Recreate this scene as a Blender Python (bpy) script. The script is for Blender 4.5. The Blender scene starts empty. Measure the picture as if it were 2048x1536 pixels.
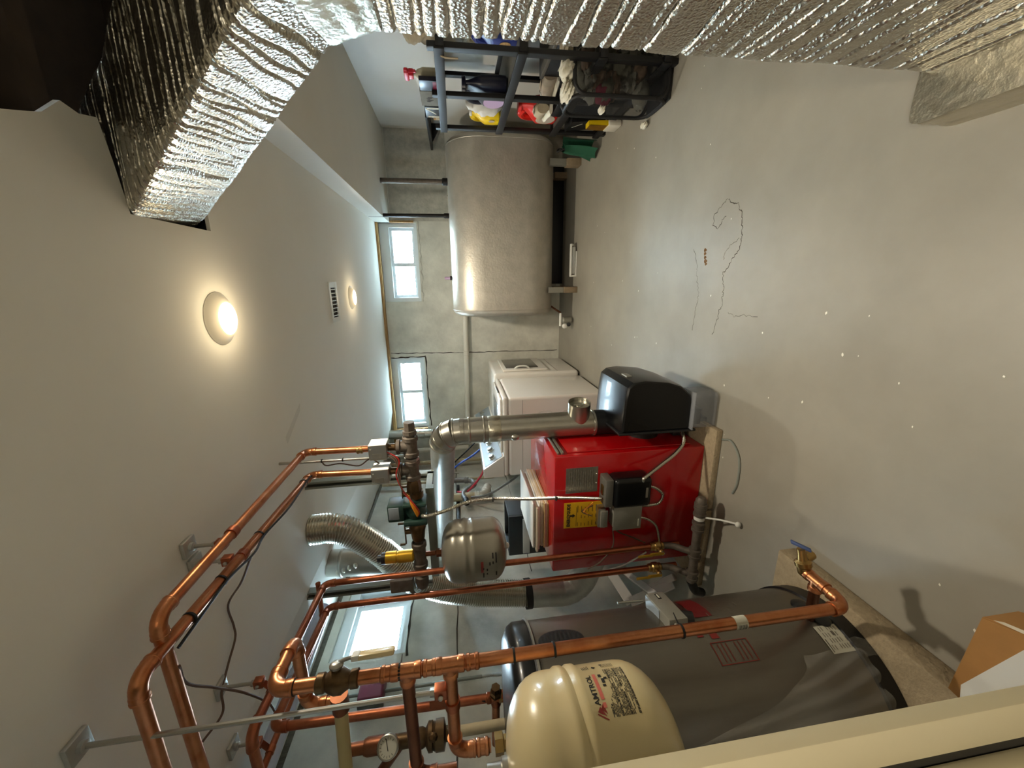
import bpy, bmesh, math, random
from mathutils import Vector, Matrix
V = Vector
PI = math.pi
rnd = random.Random(7)
sc = bpy.context.scene
col = sc.collection

# ------------------------------------------------------------------ camera (the phone was held sideways)
def cam_axes(yaw, pitch, roll):
    y, p, r = (math.radians(a) for a in (yaw, pitch, roll))
    F = V((-math.sin(y) * math.cos(p), math.cos(y) * math.cos(p), -math.sin(p)))
    r0 = V((math.cos(y), math.sin(y), 0)); u0 = r0.cross(F)
    return math.cos(r) * r0 + math.sin(r) * u0, -math.sin(r) * r0 + math.cos(r) * u0, F
R_, U_, F_ = cam_axes(14.94, 7.83, -2.76)
cam = bpy.data.cameras.new('camera'); cam_o = bpy.data.objects.new('camera', cam); col.objects.link(cam_o)
cam.sensor_width = 36; cam.lens = 769 / 2048 * 36; cam.clip_start = .02
m = Matrix((-U_, R_, -F_)).transposed().to_4x4(); m.translation = (0, 0, 1.25)
cam_o.matrix_world = m
sc.camera = cam_o

# ------------------------------------------------------------------ world, exposure, lamps
sc.view_settings.view_transform = 'Standard'; sc.view_settings.look = 'None'
sc.view_settings.gamma = 1; sc.view_settings.use_curve_mapping = False
sc.view_settings.exposure = EXPOSURE = 0.38
w = bpy.data.worlds.new('overcast_sky'); sc.world = w; w.use_nodes = True
wn, wl = w.node_tree.nodes, w.node_tree.links
wn.clear()
wo = wn.new('ShaderNodeOutputWorld'); wb = wn.new('ShaderNodeBackground')
tc = wn.new('ShaderNodeTexCoord'); sx = wn.new('ShaderNodeSeparateXYZ'); rp = wn.new('ShaderNodeValToRGB')
wl.new(tc.outputs['Generated'], sx.inputs[0]); wl.new(sx.outputs['Z'], rp.inputs[0])
rp.color_ramp.elements[0].position = .0; rp.color_ramp.elements[0].color = (.62, .80, 1.0, 1)
rp.color_ramp.elements[1].position = .6; rp.color_ramp.elements[1].color = (.70, .86, 1.0, 1)
wl.new(rp.outputs[0], wb.inputs[0]); wb.inputs[1].default_value = 62.0
wl.new(wb.outputs[0], wo.inputs[0])

WARM = (1.0, .90, .74)
def lamp_light(x, y, z, power, size=.1):
    l = bpy.data.lights.new('lamp_light', 'AREA'); l.shape = 'DISK'; l.size = size; l.energy = power; l.color = WARM
    l.spread = math.radians(170)
    o = bpy.data.objects.new('lamp_light', l); col.objects.link(o); o.location = (x, y, z)
    p = bpy.data.lights.new('lamp_glow', 'POINT'); p.shadow_soft_size = .03; p.energy = power * .07; p.color = (1.0, .80, .50)
    q = bpy.data.objects.new('lamp_glow', p); col.objects.link(q); q.location = (x, y, z - .05); return o
LAMPS = [(-.11, 1.48), (-.10, 3.26), (-.12, -.78)]
LAMP_W = [14.5, 13, 15]
def portal(loc, rot, sx_, sy_):
    l = bpy.data.lights.new('window_portal', 'AREA'); l.shape = 'RECTANGLE'; l.size = sx_; l.size_y = sy_
    l.cycles.is_portal = True
    o = bpy.data.objects.new('window_portal', l); col.objects.link(o); o.location = loc; o.rotation_euler = rot
portal((.22, 4.80, 1.84), (PI / 2, 0, 0), .95, .5)
portal((-1.29, 4.80, 1.85), (PI / 2, 0, 0), .95, .5)
portal((-2.40, 2.24, 1.89), (0, -PI / 2, 0), .5, .65)

# ------------------------------------------------------------------ materials
def lin(h):
    h = h.lstrip('#'); c = [int(h[i:i + 2], 16) / 255 for i in (0, 2, 4)]
    return tuple(x / 12.92 if x <= .04045 else ((x + .055) / 1.055) ** 2.4 for x in c)
def mat(name, c, rough=.5, metal=0., bump=0., bscale=60., var=0., vscale=6., spec=.5, c2=None, emit=0., alpha=1., trans=0., coat=0., stretch=None, detail=4):
    M = bpy.data.materials.new(name); M.use_nodes = True
    n, l = M.node_tree.nodes, M.node_tree.links
    b = n['Principled BSDF']
    if isinstance(c, str): c = lin(c)
    if isinstance(c2, str): c2 = lin(c2)
    b.inputs['Base Color'].default_value = (*c, 1); b.inputs['Roughness'].default_value = rough
    b.inputs['Metallic'].default_value = metal; b.inputs['Specular IOR Level'].default_value = spec
    b.inputs['Alpha'].default_value = alpha; b.inputs['Transmission Weight'].default_value = trans
    b.inputs['Coat Weight'].default_value = coat
    if emit: b.inputs['Emission Color'].default_value = (*c, 1); b.inputs['Emission Strength'].default_value = emit
    if var or bump or c2:
        t = n.new('ShaderNodeTexCoord'); mp = n.new('ShaderNodeMapping'); l.new(t.outputs['Object'], mp.inputs[0])
        if stretch: mp.inputs['Scale'].default_value = stretch
    if var or c2:
        a = n.new('ShaderNodeTexNoise'); a.inputs['Scale'].default_value = vscale; a.inputs['Detail'].default_value = detail; a.inputs['Roughness'].default_value = .6
        l.new(mp.outputs[0], a.inputs[0])
        r = n.new('ShaderNodeValToRGB'); l.new(a.outputs[0], r.inputs[0])
        e = r.color_ramp.elements; e[0].position = .3; e[1].position = .72
        d = c2 or tuple(x * (1 - var) for x in c)
        e[0].color = (*d, 1); e[1].color = (*c, 1)
        l.new(r.outputs[0], b.inputs['Base Color'])
    if bump:
        a = n.new('ShaderNodeTexNoise'); a.inputs['Scale'].default_value = bscale; a.inputs['Detail'].default_value = 5
        l.new(mp.outputs[0], a.inputs[0])
        k = n.new('ShaderNodeBump'); k.inputs['Strength'].default_value = min(1, bump); k.inputs['Distance'].default_value = .004
        l.new(a.outputs[0], k.inputs['Height']); l.new(k.outputs[0], b.inputs['Normal'])
    M['cname'] = name
    return M
MAT = {}
def reg(k, *a, **kw): MAT[k] = mat(k, *a, **kw)

# ------------------------------------------------------------------ mesh builder
class MB:
    def __init__(s): s.v = []; s.f = []
    def add(s, vs, fs):
        o = len(s.v); s.v += [tuple(p) for p in vs]; s.f += [tuple(i + o for i in f) for f in fs]; return s
    def box(s, a, b):
        (x0, y0, z0), (x1, y1, z1) = a, b
        x0, x1 = sorted((x0, x1)); y0, y1 = sorted((y0, y1)); z0, z1 = sorted((z0, z1))
        P = [(x0, y0, z0), (x1, y0, z0), (x1, y1, z0), (x0, y1, z0), (x0, y0, z1), (x1, y0, z1), (x1, y1, z1), (x0, y1, z1)]
        return s.add(P, [(3, 2, 1, 0), (4, 5, 6, 7), (0, 1, 5, 4), (1, 2, 6, 5), (2, 3, 7, 6), (3, 0, 4, 7)])
    def rbox(s, a, b, r=.01, seg=2, M=None):
        bm = bmesh.new(); bmesh.ops.create_cube(bm, size=1)
        a, b = V(a), V(b); c = (a + b) / 2; d = b - a
        for q in bm.verts: q.co = V((q.co.x * d.x, q.co.y * d.y, q.co.z * d.z))
        bmesh.ops.bevel(bm, geom=list(bm.edges), offset=min(r, min(abs(x) for x in d) * .49), segments=seg, profile=.5, affect='EDGES')
        bm.verts.index_update()
        s.add([(M @ (q.co) if M else q.co + c) for q in bm.verts], [[q.index for q in f.verts] for f in bm.faces]); bm.free(); return s
    def obox(s, c, d, ax, r=0.004, seg=1):
        """box of size d centred at c, along the three axes ax (vectors)"""
        M = Matrix([V(x).normalized() for x in ax]).transposed().to_4x4(); M.translation = V(c)
        h = V(d) / 2; return s.rbox(-h, h, r, seg, M)
    def rings(s, rs, cap=True, closed=True):
        n = len(rs[0]); o = len(s.v)
        for r in rs: s.v += [tuple(p) for p in r]
        for i in range(len(rs) - 1):
            for j in range(n if closed else n - 1):
                k = (j + 1) % n; s.f.append((o + i * n + j, o + i * n + k, o + (i + 1) * n + k, o + (i + 1) * n + j))
        if cap and closed: s.f.append(tuple(o + j for j in reversed(range(n)))); s.f.append(tuple(o + (len(rs) - 1) * n + j for j in range(n)))
        return s
    def lathe(s, o, ax, prof, seg=24, cap=True):
        o, ax = V(o), V(ax).normalized(); u = ax.orthogonal().normalized(); w_ = ax.cross(u)
        return s.rings([[o + ax * h + r * (math.cos(2 * PI * k / seg) * u + math.sin(2 * PI * k / seg) * w_) for k in range(seg)] for r, h in prof], cap)
    def cyl(s, a, b, r, r2=None, seg=16):
        a, b = V(a), V(b); return s.lathe(a, b - a, [(r, 0), (r if r2 is None else r2, (b - a).length)], seg)
    def tube(s, pts, r, seg=10, cap=True):
        pts = [V(p) for p in pts]; t0 = (pts[1] - pts[0]).normalized(); u = t0.orthogonal().normalized(); rs = []
        for i, p in enumerate(pts):
            t = (pts[min(i + 1, len(pts) - 1)] - pts[max(i - 1, 0)]).normalized()
            u = (u - t * u.dot(t)).normalized(); w_ = t.cross(u); q = r[i] if isinstance(r, (list, tuple)) else r
            rs.append([p + q * (math.cos(2 * PI * k / seg) * u + math.sin(2 * PI * k / seg) * w_) for k in range(seg)])
        return s.rings(rs, cap)
    def ball(s, c, r, seg=12, n=8, M=None):
        c = V(c); r = V(r) if hasattr(r, '__len__') else V((r, r, r)); rs = []
        for i in range(n + 1):
            t = PI * (i + .02 if i == 0 else i - .02 if i == n else i) / n
            ring = [V((r.x * math.sin(t) * math.cos(2 * PI * k / seg), r.y * math.sin(t) * math.sin(2 * PI * k / seg), -r.z * math.cos(t))) for k in range(seg)]
            rs.append([(M @ p if M else p) + c for p in ring])
        return s.rings(rs)
    def prism(s, poly, d):
        """poly: list of 3d points, extruded by vector d"""
        d = V(d); n = len(poly); P = [V(p) for p in poly] + [V(p) + d for p in poly]
        return s.add(P, [tuple(reversed(range(n))), tuple(range(n, 2 * n))] + [(i, (i + 1) % n, n + (i + 1) % n, n + i) for i in range(n)])
    def quad(s, *p): return s.add(p, [tuple(range(len(p)))])
    def grid(s, fn, nu, nv):
        o = len(s.v)
        for i in range(nu + 1):
            for j in range(nv + 1): s.v.append(tuple(fn(i / nu, j / nv)))
        for i in range(nu):
            for j in range(nv): a = o + i * (nv + 1) + j; s.f.append((a, a + 1, a + nv + 2, a + nv + 1))
        return s
    def build(s, name, m, parent=None, ang=35, kind=None, label=None):
        me = bpy.data.meshes.new(name); org = V(parent['org']) if parent is not None else V((0, 0, 0))
        me.from_pydata([(p[0] - org.x, p[1] - org.y, p[2] - org.z) for p in s.v], [], s.f); me.update()
        bm = bmesh.new(); bm.from_mesh(me); bmesh.ops.recalc_face_normals(bm, faces=bm.faces); bm.to_mesh(me); bm.free()
        me.shade_smooth(); me.set_sharp_from_angle(angle=math.radians(ang))
        me.materials.append(MAT[m] if isinstance(m, str) else m)
        o = bpy.data.objects.new(name, me); col.objects.link(o)
        o['org'] = tuple(org)
        if parent is not None: o.parent = parent
        if kind: o['kind'] = kind
        if label: o['label'] = label
        return o
def thing(name, label, cat, loc, group=None):
    o = bpy.data.objects.new(name, None); col.objects.link(o); o.location = loc; o['org'] = tuple(loc); o['label'] = label; o['category'] = cat
    o.empty_display_size = .05
    if group: o['group'] = group
    return o
def single(mb, name, m, label, cat, group=None, ang=35):
    o = mb.build(name, m, None, ang); o['label'] = label; o['category'] = cat
    if group: o['group'] = group
    return o
def struct(mb, name, m, parent=None, label=None, ang=35):
    o = mb.build(name, m, parent, ang, kind='structure')
    if label: o['label'] = label
    return o
def catmull(pts, n=6):
    pts = [V(p) for p in pts]; P = [pts[0] * 2 - pts[1]] + pts + [pts[-1] * 2 - pts[-2]]; out = []
    for i in range(1, len(P) - 2):
        a, b, c, d = P[i - 1:i + 3]
        for k in range(n):
            t = k / n; out.append(.5 * ((2 * b) + (c - a) * t + (2 * a - 5 * b + 4 * c - d) * t * t + (3 * b - a - 3 * c + d) * t ** 3))
    return out + [pts[-1]]
def bend(p, a, b, R, n=7):
    """arc round corner p between directions to a and b; returns (points)"""
    p, a, b = V(p), V(a), V(b); da = (a - p).normalized(); db = (b - p).normalized()
    ang = da.angle(db); L = R / math.tan(ang / 2); s0 = p + da * L; s1 = p + db * L
    c = p + (da + db).normalized() * (R / math.sin(ang / 2)); out = []
    for i in range(n + 1):
        t = i / n; q = (s0 - c).lerp(s1 - c, t).normalized() * R; out.append(c + q)
    return out, L
def pipe_run(root, pts, r, m='copper', R=None, collar=True, pipe='pipe', elbow='elbow', seg=16):
    """straight pipes and elbows, each an object of its own, as children of root"""
    R = R or r * 2.2; pts = [V(p) for p in pts]; ends = []
    cut = [0.] * len(pts)
    for i in range(1, len(pts) - 1):
        arc, L = bend(pts[i], pts[i - 1], pts[i + 1], R); cut[i] = L
        mb = MB().tube(arc, r * 1.12, seg)
        if collar:
            for e, o_ in ((arc[0], pts[i - 1]), (arc[-1], pts[i + 1])):
                d = (V(o_) - V(e)).normalized()
                mb.lathe(V(e) - d * .002, d, [(r * 1.12, 0), (r * 1.2, .004), (r * 1.2, r * .9), (r * 1.26, r * .95), (r * 1.26, r * 1.25), (r * 1.02, r * 1.3)], seg)
        mb.build(elbow, m, root)
    for i in range(len(pts) - 1):
        d = (pts[i + 1] - pts[i]).normalized()
        MB().cyl(pts[i] + d * cut[i], pts[i + 1] - d * cut[i + 1], r, seg=seg).build(pipe, m, root)
def tee(root, p, ax, br, r, m='copper', name='tee', L=None):
    p, ax, br = V(p), V(ax).normalized(), V(br).normalized(); L = L or r * 2.0
    mb = MB().cyl(p - ax * L, p + ax * L, r * 1.14, seg=16).cyl(p, p + br * L, r * 1.14, seg=16)
    for q, d in ((p - ax * L, -ax), (p + ax * L, ax), (p + br * L, br)):
        mb.lathe(q - d * .012, d, [(r * 1.14, 0), (r * 1.24, .003), (r * 1.24, .014), (r * 1.02, .016)], 16)
    return mb.build(name, m, root)
def coupling(root, p, ax, r, L=.022, m='copper', name='coupling'):
    p, ax = V(p), V(ax).normalized()
    return MB().lathe(p - ax * L, ax, [(r, 0), (r * 1.22, .003), (r * 1.22, .009), (r * 1.12, .011), (r * 1.12, 2 * L - .011), (r * 1.22, 2 * L - .009), (r * 1.22, 2 * L - .003), (r, 2 * L)], 16).build(name, m, root)
def tie(root, p, ax, r, m='black_rubber', tail=None, name='cable_tie'):
    p, ax = V(p), V(ax).normalized()
    mb = MB().lathe(p - ax * .0025, ax, [(r * .9, 0), (r * 1.16, 0), (r * 1.16, .005), (r * .9, .005)], 14)
    if tail is not None: mb.cyl(p + V(tail).normalized() * r, p + V(tail).normalized() * (r + .028), .0022, .0012, 6)
    return mb.build(name, m, root)
def coil(pts, r, pitch=.006, dr=.0012, seg=8):
    """ribbed armoured cable along smooth pts"""
    P = [V(p) for p in pts]; out = []; rr = []
    tot = sum((P[i + 1] - P[i]).length for i in range(len(P) - 1)); n = max(4, int(tot / pitch * 2)); acc = 0; k = 0
    segl = [(P[i + 1] - P[i]).length for i in range(len(P) - 1)]
    for i in range(n + 1):
        s = tot * i / n
        k = 0; a = s
        while k < len(segl) - 1 and a > segl[k]: a -= segl[k]; k += 1
        out.append(P[k].lerp(P[k + 1], min(1, a / max(segl[k], 1e-9)))); rr.append(r + (dr if i % 2 else -dr))
    return MB().tube(out, rr, seg)
def text_mesh(txt, size, bold=.0):
    cu = bpy.data.curves.new('lettering', 'FONT'); cu.body = txt; cu.size = size; cu.offset = bold; cu.resolution_u = 2
    o = bpy.data.objects.new('lettering_src', cu); col.objects.link(o)
    dg = bpy.context.evaluated_depsgraph_get(); me = o.evaluated_get(dg).to_mesh()
    vs = [tuple(q.co) for q in me.vertices]; fs = [tuple(p.vertices) for p in me.polygons]
    o.evaluated_get(dg).to_mesh_clear(); bpy.data.objects.remove(o); bpy.data.curves.remove(cu)
    return vs, fs
def text_on(txt, size, fn, bold=0.):
    """fn maps flat (x, y) to a world point; returns MB and width"""
    vs, fs = text_mesh(txt, size, bold); return MB().add([fn(x, y) for x, y, z in vs], fs)
def text_w(txt, size): return max(x for x, y, z in text_mesh(txt, size)[0])

FLOOR_CRACKS = [
 ([(.355, 1.743), (.338, 1.711), (.321, 1.674), (.291, 1.647), (.257, 1.632), (.213, 1.626), (.184, 1.62), (.159, 1.618), (.134, 1.627), (.095, 1.658), (.058, 1.686), (.032, 1.714), (-.008, 1.706), (-.036, 1.698), (-.072, 1.697), (-.121, 1.694), (-.142, 1.709), (-.187, 1.71), (-.26, 1.74)], .0016),
 ([(.158, 1.968), (.125, 1.943), (.081, 1.927), (.037, 1.919), (-.021, 1.901), (-.06, 1.886), (-.109, 1.889), (-.16, 1.898), (-.26, 1.905)], .0012),
 ([(.178, 1.63), (.164, 1.671), (.133, 1.712), (.091, 1.722)], .0011),
 ([(.355, 1.743), (.332, 1.781), (.301, 1.825), (.259, 1.83), (.234, 1.793), (.269, 1.762), (.284, 1.741)], .0016),
 ([(-.146, 1.64), (-.159, 1.608), (-.15, 1.538), (-.151, 1.462)], .0009)]
FLOOR_CHIP = [(.145, 1.867, .009), (.128, 1.866, .008), (.11, 1.862, .008), (.092, 1.856, .010), (.078, 1.85, .007)]

# ------------------------------------------------------------------ material list
reg('floor_paint', '#9a9588', .42, var=.22, vscale=2.2, bump=.25, bscale=9, spec=.35, detail=8)
reg('ceiling_board', '#eae8e0', .9, var=.06, vscale=1.4, bump=.12, bscale=30, spec=.2)
reg('white_wall', '#dcdad2', .85, var=.06, vscale=2, bump=.1, bscale=40, spec=.2)
reg('concrete', '#e2e0d2', .85, var=.3, vscale=4.5, bump=.9, bscale=28, spec=.25, detail=8)
reg('concrete_left', '#d3d0c2', .85, var=.38, vscale=3.2, bump=.6, bscale=24, spec=.25, detail=8)
reg('patch', '#c4c1b2', .9, var=.3, vscale=20, bump=.8, bscale=60)
reg('crack', '#3b352b', .9)
reg('fleck', '#e9e6da', .6)
reg('rust', '#7a5a35', .9, var=.4, vscale=60)
reg('vinyl', '#dfe5e6', .45, spec=.4)
reg('wood_raw', '#a98450', .8, var=.4, vscale=14, stretch=(1, 1, 8), bump=.3)
reg('wood_block', '#8f7d63', .9, var=.3, vscale=14, bump=.3)
reg('wood_old', '#77705f', .9, var=.5, vscale=16, bump=.5, stretch=(1, 6, 1))
reg('joist', '#3a2c1d', .9, var=.4, vscale=12)
reg('casing', '#d9cdaa', .55, var=.03)
reg('gap_dark', '#2a261d', .9)
reg('glass', '#ffffff', .0)
n_, l_ = MAT['glass'].node_tree.nodes, MAT['glass'].node_tree.links
tr_, gl_, mx_ = n_.new('ShaderNodeBsdfTransparent'), n_.new('ShaderNodeBsdfGlossy'), n_.new('ShaderNodeMixShader')
tr_.inputs[0].default_value = (.93, .97, .97, 1); gl_.inputs['Roughness'].default_value = .02; mx_.inputs[0].default_value = .06
l_.new(tr_.outputs[0], mx_.inputs[1]); l_.new(gl_.outputs[0], mx_.inputs[2]); l_.new(mx_.outputs[0], n_['Material Output'].inputs['Surface'])
reg('foil', '#b9b5a9', .33, 1.0)
def bubble(M, sc_, st, dist=.003):
    n, l = M.node_tree.nodes, M.node_tree.links; t = n.new('ShaderNodeTexCoord'); v = n.new('ShaderNodeTexVoronoi'); v.inputs['Scale'].default_value = sc_
    z = n.new('ShaderNodeTexNoise'); z.inputs['Scale'].default_value = sc_ * .35; z.inputs['Detail'].default_value = 4; a = n.new('ShaderNodeMath'); a.operation = 'ADD'
    k = n.new('ShaderNodeBump'); k.inputs['Strength'].default_value = st; k.inputs['Distance'].default_value = dist
    l.new(t.outputs['Object'], v.inputs['Vector']); l.new(t.outputs['Object'], z.inputs['Vector']); l.new(v.outputs['Distance'], a.inputs[0]); l.new(z.outputs[0], a.inputs[1])
    l.new(a.outputs[0], k.inputs['Height']); l.new(k.outputs[0], n['Principled BSDF'].inputs['Normal'])
bubble(MAT['foil'], 150, .62)
reg('foil_tape', '#c9c3b1', .28, 1.0, bump=.7, bscale=45)
reg('galv', '#b9b6ab', .3, .95, var=.18, vscale=12, bump=.1, bscale=30)
reg('galv_dull', '#bfc0ba', .4, .6, var=.2, vscale=20)
reg('alu', '#c7c4b8', .25, 1.0)
reg('steel', '#b5b3aa', .35, 1.0)
reg('strut', '#8a9088', .55, .3)
reg('copper', '#c98a5f', .34, 1.0, vscale=18, c2='#a9653f')
reg('copper_red', '#b87350', .4, 1.0, vscale=14, c2='#96523a')
reg('copper_dark', '#86553d', .42, 1.0, var=.3, vscale=20)
reg('brass', '#b1915a', .32, 1.0, var=.25, vscale=25)
reg('brass_yellow', '#c59a2c', .35, .7)
reg('bronze', '#6a543a', .42, .9, var=.35, vscale=30)
reg('iron', '#6f655a', .6, .45, var=.4, vscale=35, bump=.3)
reg('iron_black', '#1a1816', .5, .4)
reg('boiler_red', '#a3080d', .22, coat=.5, spec=.5)
reg('black_gloss', '#060708', .3, coat=.12, spec=.35)
reg('black_plastic', '#111214', .42)
reg('black_rubber', '#0c0c0c', .6)
reg('black_metal', '#08080a', .55)
reg('grey_box', '#8d8b80', .45, .4)
reg('grey_dark', '#55534c', .5)
reg('plate_metal', '#a8a496', .35, .8, var=.2, vscale=50)
reg('yellow_label', '#d9a60f', .55)
reg('heater_red', '#5e1012', .45)
reg('ink', '#161310', .7)
reg('ink_red', '#7c2219', .7)
reg('ink_pink', '#c9695a', .7)
reg('ink_grey', '#6b655a', .7)
reg('cream', '#d3c294', .28, coat=.4, spec=.5)
reg('tank_grey', '#8c8778', .3, .3, coat=.3, var=.08, vscale=10)
reg('oil_tank_steel', '#bdb7aa', .4, .45, var=.2, vscale=9, bump=.45, bscale=60)
reg('heater_steel', '#757066', .34, .8, var=.08, vscale=6, stretch=(8, 8, .6))
reg('white_enamel', '#e2ddd4', .2, coat=.4)
reg('white_plastic', '#dcdcd4', .45)
reg('white_label', '#c9c6b4', .7)
reg('pvc', '#d4d0c2', .45)
reg('pvc_blue', '#bfc6d8', .4)
reg('pvc_old', '#b8a987', .6, var=.2, vscale=20)
reg('abs_grey', '#6c6a64', .5)
reg('yellow_pipe', '#b7a26a', .6)
reg('dark_glass', '#4a4742', .2, coat=.3)
reg('panel_silver', '#8f9aa2', .45, .1)
reg('hose_blue', '#3a55a8', .45)
reg('hose_red', '#b32436', .45)
reg('paper', '#d9cfb8', .85, var=.08, vscale=30)
reg('paper_tan', '#c3a878', .85, var=.1, vscale=20)
reg('paper_white', '#d8d8d2', .85)
reg('cardboard', '#a97a42', .85, var=.12, vscale=20)
reg('pad_block', '#a8977a', .95, var=.25, vscale=60, bump=.8, bscale=120)
reg('film', '#e8e6dc', .1, alpha=.13, spec=.8)
reg('bin_clear', '#a9adb2', .3, alpha=.32, spec=.6)
reg('mesh_cloth', '#17181a', .7, alpha=.38)
reg('cloth_olive', '#5c5a4c', .95, var=.3, vscale=12)
reg('cloth_brown', '#6e5a48', .95, var=.3, vscale=14)
reg('cloth_grey', '#77766c', .95, var=.25, vscale=12)
reg('cloth_maroon', '#6b2435', .95)
reg('cloth_white', '#dcd8c6', .95, var=.1, vscale=20)
reg('cloth_cream', '#b7a98e', .95, var=.2, vscale=20)
reg('green_bag', '#1d5a41', .7, var=.15, vscale=8)
reg('red_jug', '#d42318', .35)
reg('yellow_jug', '#e8c514', .35)
reg('navy_jug', '#171a2e', .35)
reg('blue_jug', '#24337a', .35)
reg('milky', '#c6c3ae', .4)
reg('lavender', '#b59ab8', .6)
reg('label_grey', '#b9aa9b', .6)
reg('trigger_red', '#c81c2c', .4)
reg('teal_label', '#4a8bb0', .5)
reg('shoe', '#b8a893', .9, var=.2, vscale=30)
reg('shoe_dark', '#4a4038', .9)
reg('maroon_box', '#7a2740', .4)
reg('pump_green', '#1d3a31', .45)
reg('wire_yellow', '#d98a1c', .5)
reg('wire_brown', '#5f4a3c', .6)
reg('wire_red', '#a32018', .5)
reg('blue_handle', '#3b4c78', .5)
reg('lamp_trim', '#e9e2d2', .5)
reg('lamp_lens', (1.0, .80, .50), .5, emit=26)
reg('vent_white', '#d9dad4', .5)
reg('dark_void', '#0d0c0b', .9)
reg('bark', '#4b4a45', .9)
reg('snow_ground', '#d5dde0', .9)

# ------------------------------------------------------------------ structure
X0, X1, YF, ZC = -2.2, 1.55, 4.62, 2.06
fl = struct(MB().box((-2.6, -1.4, -.1), (1.8, 4.95, 0)), 'floor', 'floor_paint', label='grey painted concrete floor with a cracked repaired patch')
def strip(pts, w, z=.0006, y=None):
    """thin hairline ribbon on the floor (or, with y, on the far wall: points are then (x, z))"""
    mb = MB(); o = []
    for i, p in enumerate(pts):
        a = V(pts[max(i - 1, 0)]); b = V(pts[min(i + 1, len(pts) - 1)]); t = (b - a).normalized(); nn = V((-t.y, t.x)); k = w * (.5 + rnd.random() * .9)
        o.append((V(p) + nn * k, V(p) - nn * k))
    for i in range(len(o) - 1):
        q = [o[i][0], o[i][1], o[i + 1][1], o[i + 1][0]]
        mb.quad(*[(c.x, c.y, z) if y is None else (c.x, y, c.y) for c in q])
    return mb
def jitter(pts, n=5, a=.006):
    out = []
    for i in range(len(pts) - 1):
        for k in range(n): out.append((pts[i][0] + (pts[i + 1][0] - pts[i][0]) * k / n + rnd.uniform(-a, a), pts[i][1] + (pts[i + 1][1] - pts[i][1]) * k / n + rnd.uniform(-a, a)))
    return out + [pts[-1]]
for P in FLOOR_CRACKS: strip(jitter(P[0]), P[1]).build('crack', 'crack', fl, kind='structure')
mb = MB()
for x, y, r in FLOOR_CHIP:
    mb.add([(x + r * math.cos(a) * (1 + .3 * math.sin(3 * a)), y + r * 1.3 * math.sin(a), .0009) for a in [k * PI / 5 for k in range(10)]], [tuple(range(10))])
mb.build('paint_chip', 'rust', fl, kind='structure')
mb = MB()
for i in range(46):
    x, y = rnd.uniform(-.9, 1.1), rnd.uniform(.5, 3.6); r = rnd.uniform(.0015, .0042); a0 = rnd.random() * 3
    mb.add([(x + r * math.cos(a0 + k * 1.05) * (1.8 if k % 3 else 1), y + r * math.sin(a0 + k * 1.05), .0012) for k in range(6)], [tuple(range(6))])
mb.build('paint_flecks', 'fleck', fl, kind='stuff')

t = .0125
mb = MB().box((-1.5, -1.3, ZC), (.18, YF, ZC + t)).box((.18, 1.53, ZC), (1.6, YF, ZC + t)).box((.18, -1.3, ZC), (1.6, .45, ZC + t))
mb.prism([(.18, .45, ZC), (.32, .45, ZC), (.32, .94, ZC), (.335, .99, ZC), (.345, 1.02, ZC), (.385, 1.07, ZC), (.375, 1.11, ZC), (.385, 1.16, ZC), (.3, 1.175, ZC), (.18, 1.19, ZC)], (0, 0, t))
mb.prism([(-1.5, -1.3, ZC), (-1.5, YF, ZC), (X0 - .02, YF, 2.2), (X0 - .02, -1.3, 2.2)], (0, 0, t))
ce = struct(mb, 'ceiling', 'ceiling_board', label='grey skim coated drywall ceiling with a ragged hole round the duct')
mb = MB().box((-.1, -.2, 2.33), (1.7, 2.2, 2.36))
mb.build('subfloor', 'joist', ce, kind='structure')
for y in (.62, 1.02, 1.68): MB().box((-.1, y, 2.075), (1.7, y + .045, 2.33)).build('joist', 'joist', ce, kind='structure')
MB().box((-.12, -.2, 2.073), (-.08, 2.2, 2.36)).build('joist', 'joist', ce, kind='structure')
MB().box((1.62, -.2, 2.073), (1.66, 2.2, 2.36)).build('joist', 'joist', ce, kind='structure')
MB().box((-.1, 2.15, 2.073), (1.7, 2.2, 2.36)).build('joist', 'joist', ce, kind='structure')
MB().box((-.1, -.25, 2.073), (1.7, -.2, 2.36)).build('joist', 'joist', ce, kind='structure')
# paler unpainted joint compound strip on the ceiling
MB().prism([(-.62, 2.0, ZC - .0008), (-.585, 2.01, ZC - .0008), (-.685, 1.80, ZC - .0008), (-.72, 1.81, ZC - .0008)], (0, 0, .0006)).build('compound_strip', 'white_wall', ce, kind='structure')

def wall_open(a0, a1, z0, z1, opens):
    """rectangles (a, z) covering a wall with openings"""
    xs = sorted({a0, a1, *[v for o in opens for v in o[:2]]}); out = []
    for i in range(len(xs) - 1):
        c = (xs[i] + xs[i + 1]) / 2; zz = [z0]
        for o in sorted(opens, key=lambda o: o[2]):
            if o[0] < c < o[1]: zz += [o[2], o[3]]
        zz.append(z1)
        for k in range(0, len(zz), 2):
            if zz[k + 1] - zz[k] > 1e-6: out.append((xs[i], xs[i + 1], zz[k], zz[k + 1]))
    return out
W1 = (-.20, .64, 1.63, 2.035); W2 = (-1.735, -.85, 1.645, 2.035); W3 = (1.95, 2.55, 1.66, 2.11)
mb = MB()
for a, b, c, d in wall_open(-2.5, 1.9, 0, 2.3, [W1, W2]): mb.box((a, YF, c), (b, YF + .24, d))
wf = struct(mb, 'wall_far', 'concrete', label='bare poured concrete far wall under the small windows')
strip(jitter([(-.79, 2.03), (-.80, 1.6), (-.81, 1.15), (-.815, .6), (-.82, .02)], 10, .004), .004, y=YF - .0012).build('wall_joint', 'crack', wf, kind='structure')
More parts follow.
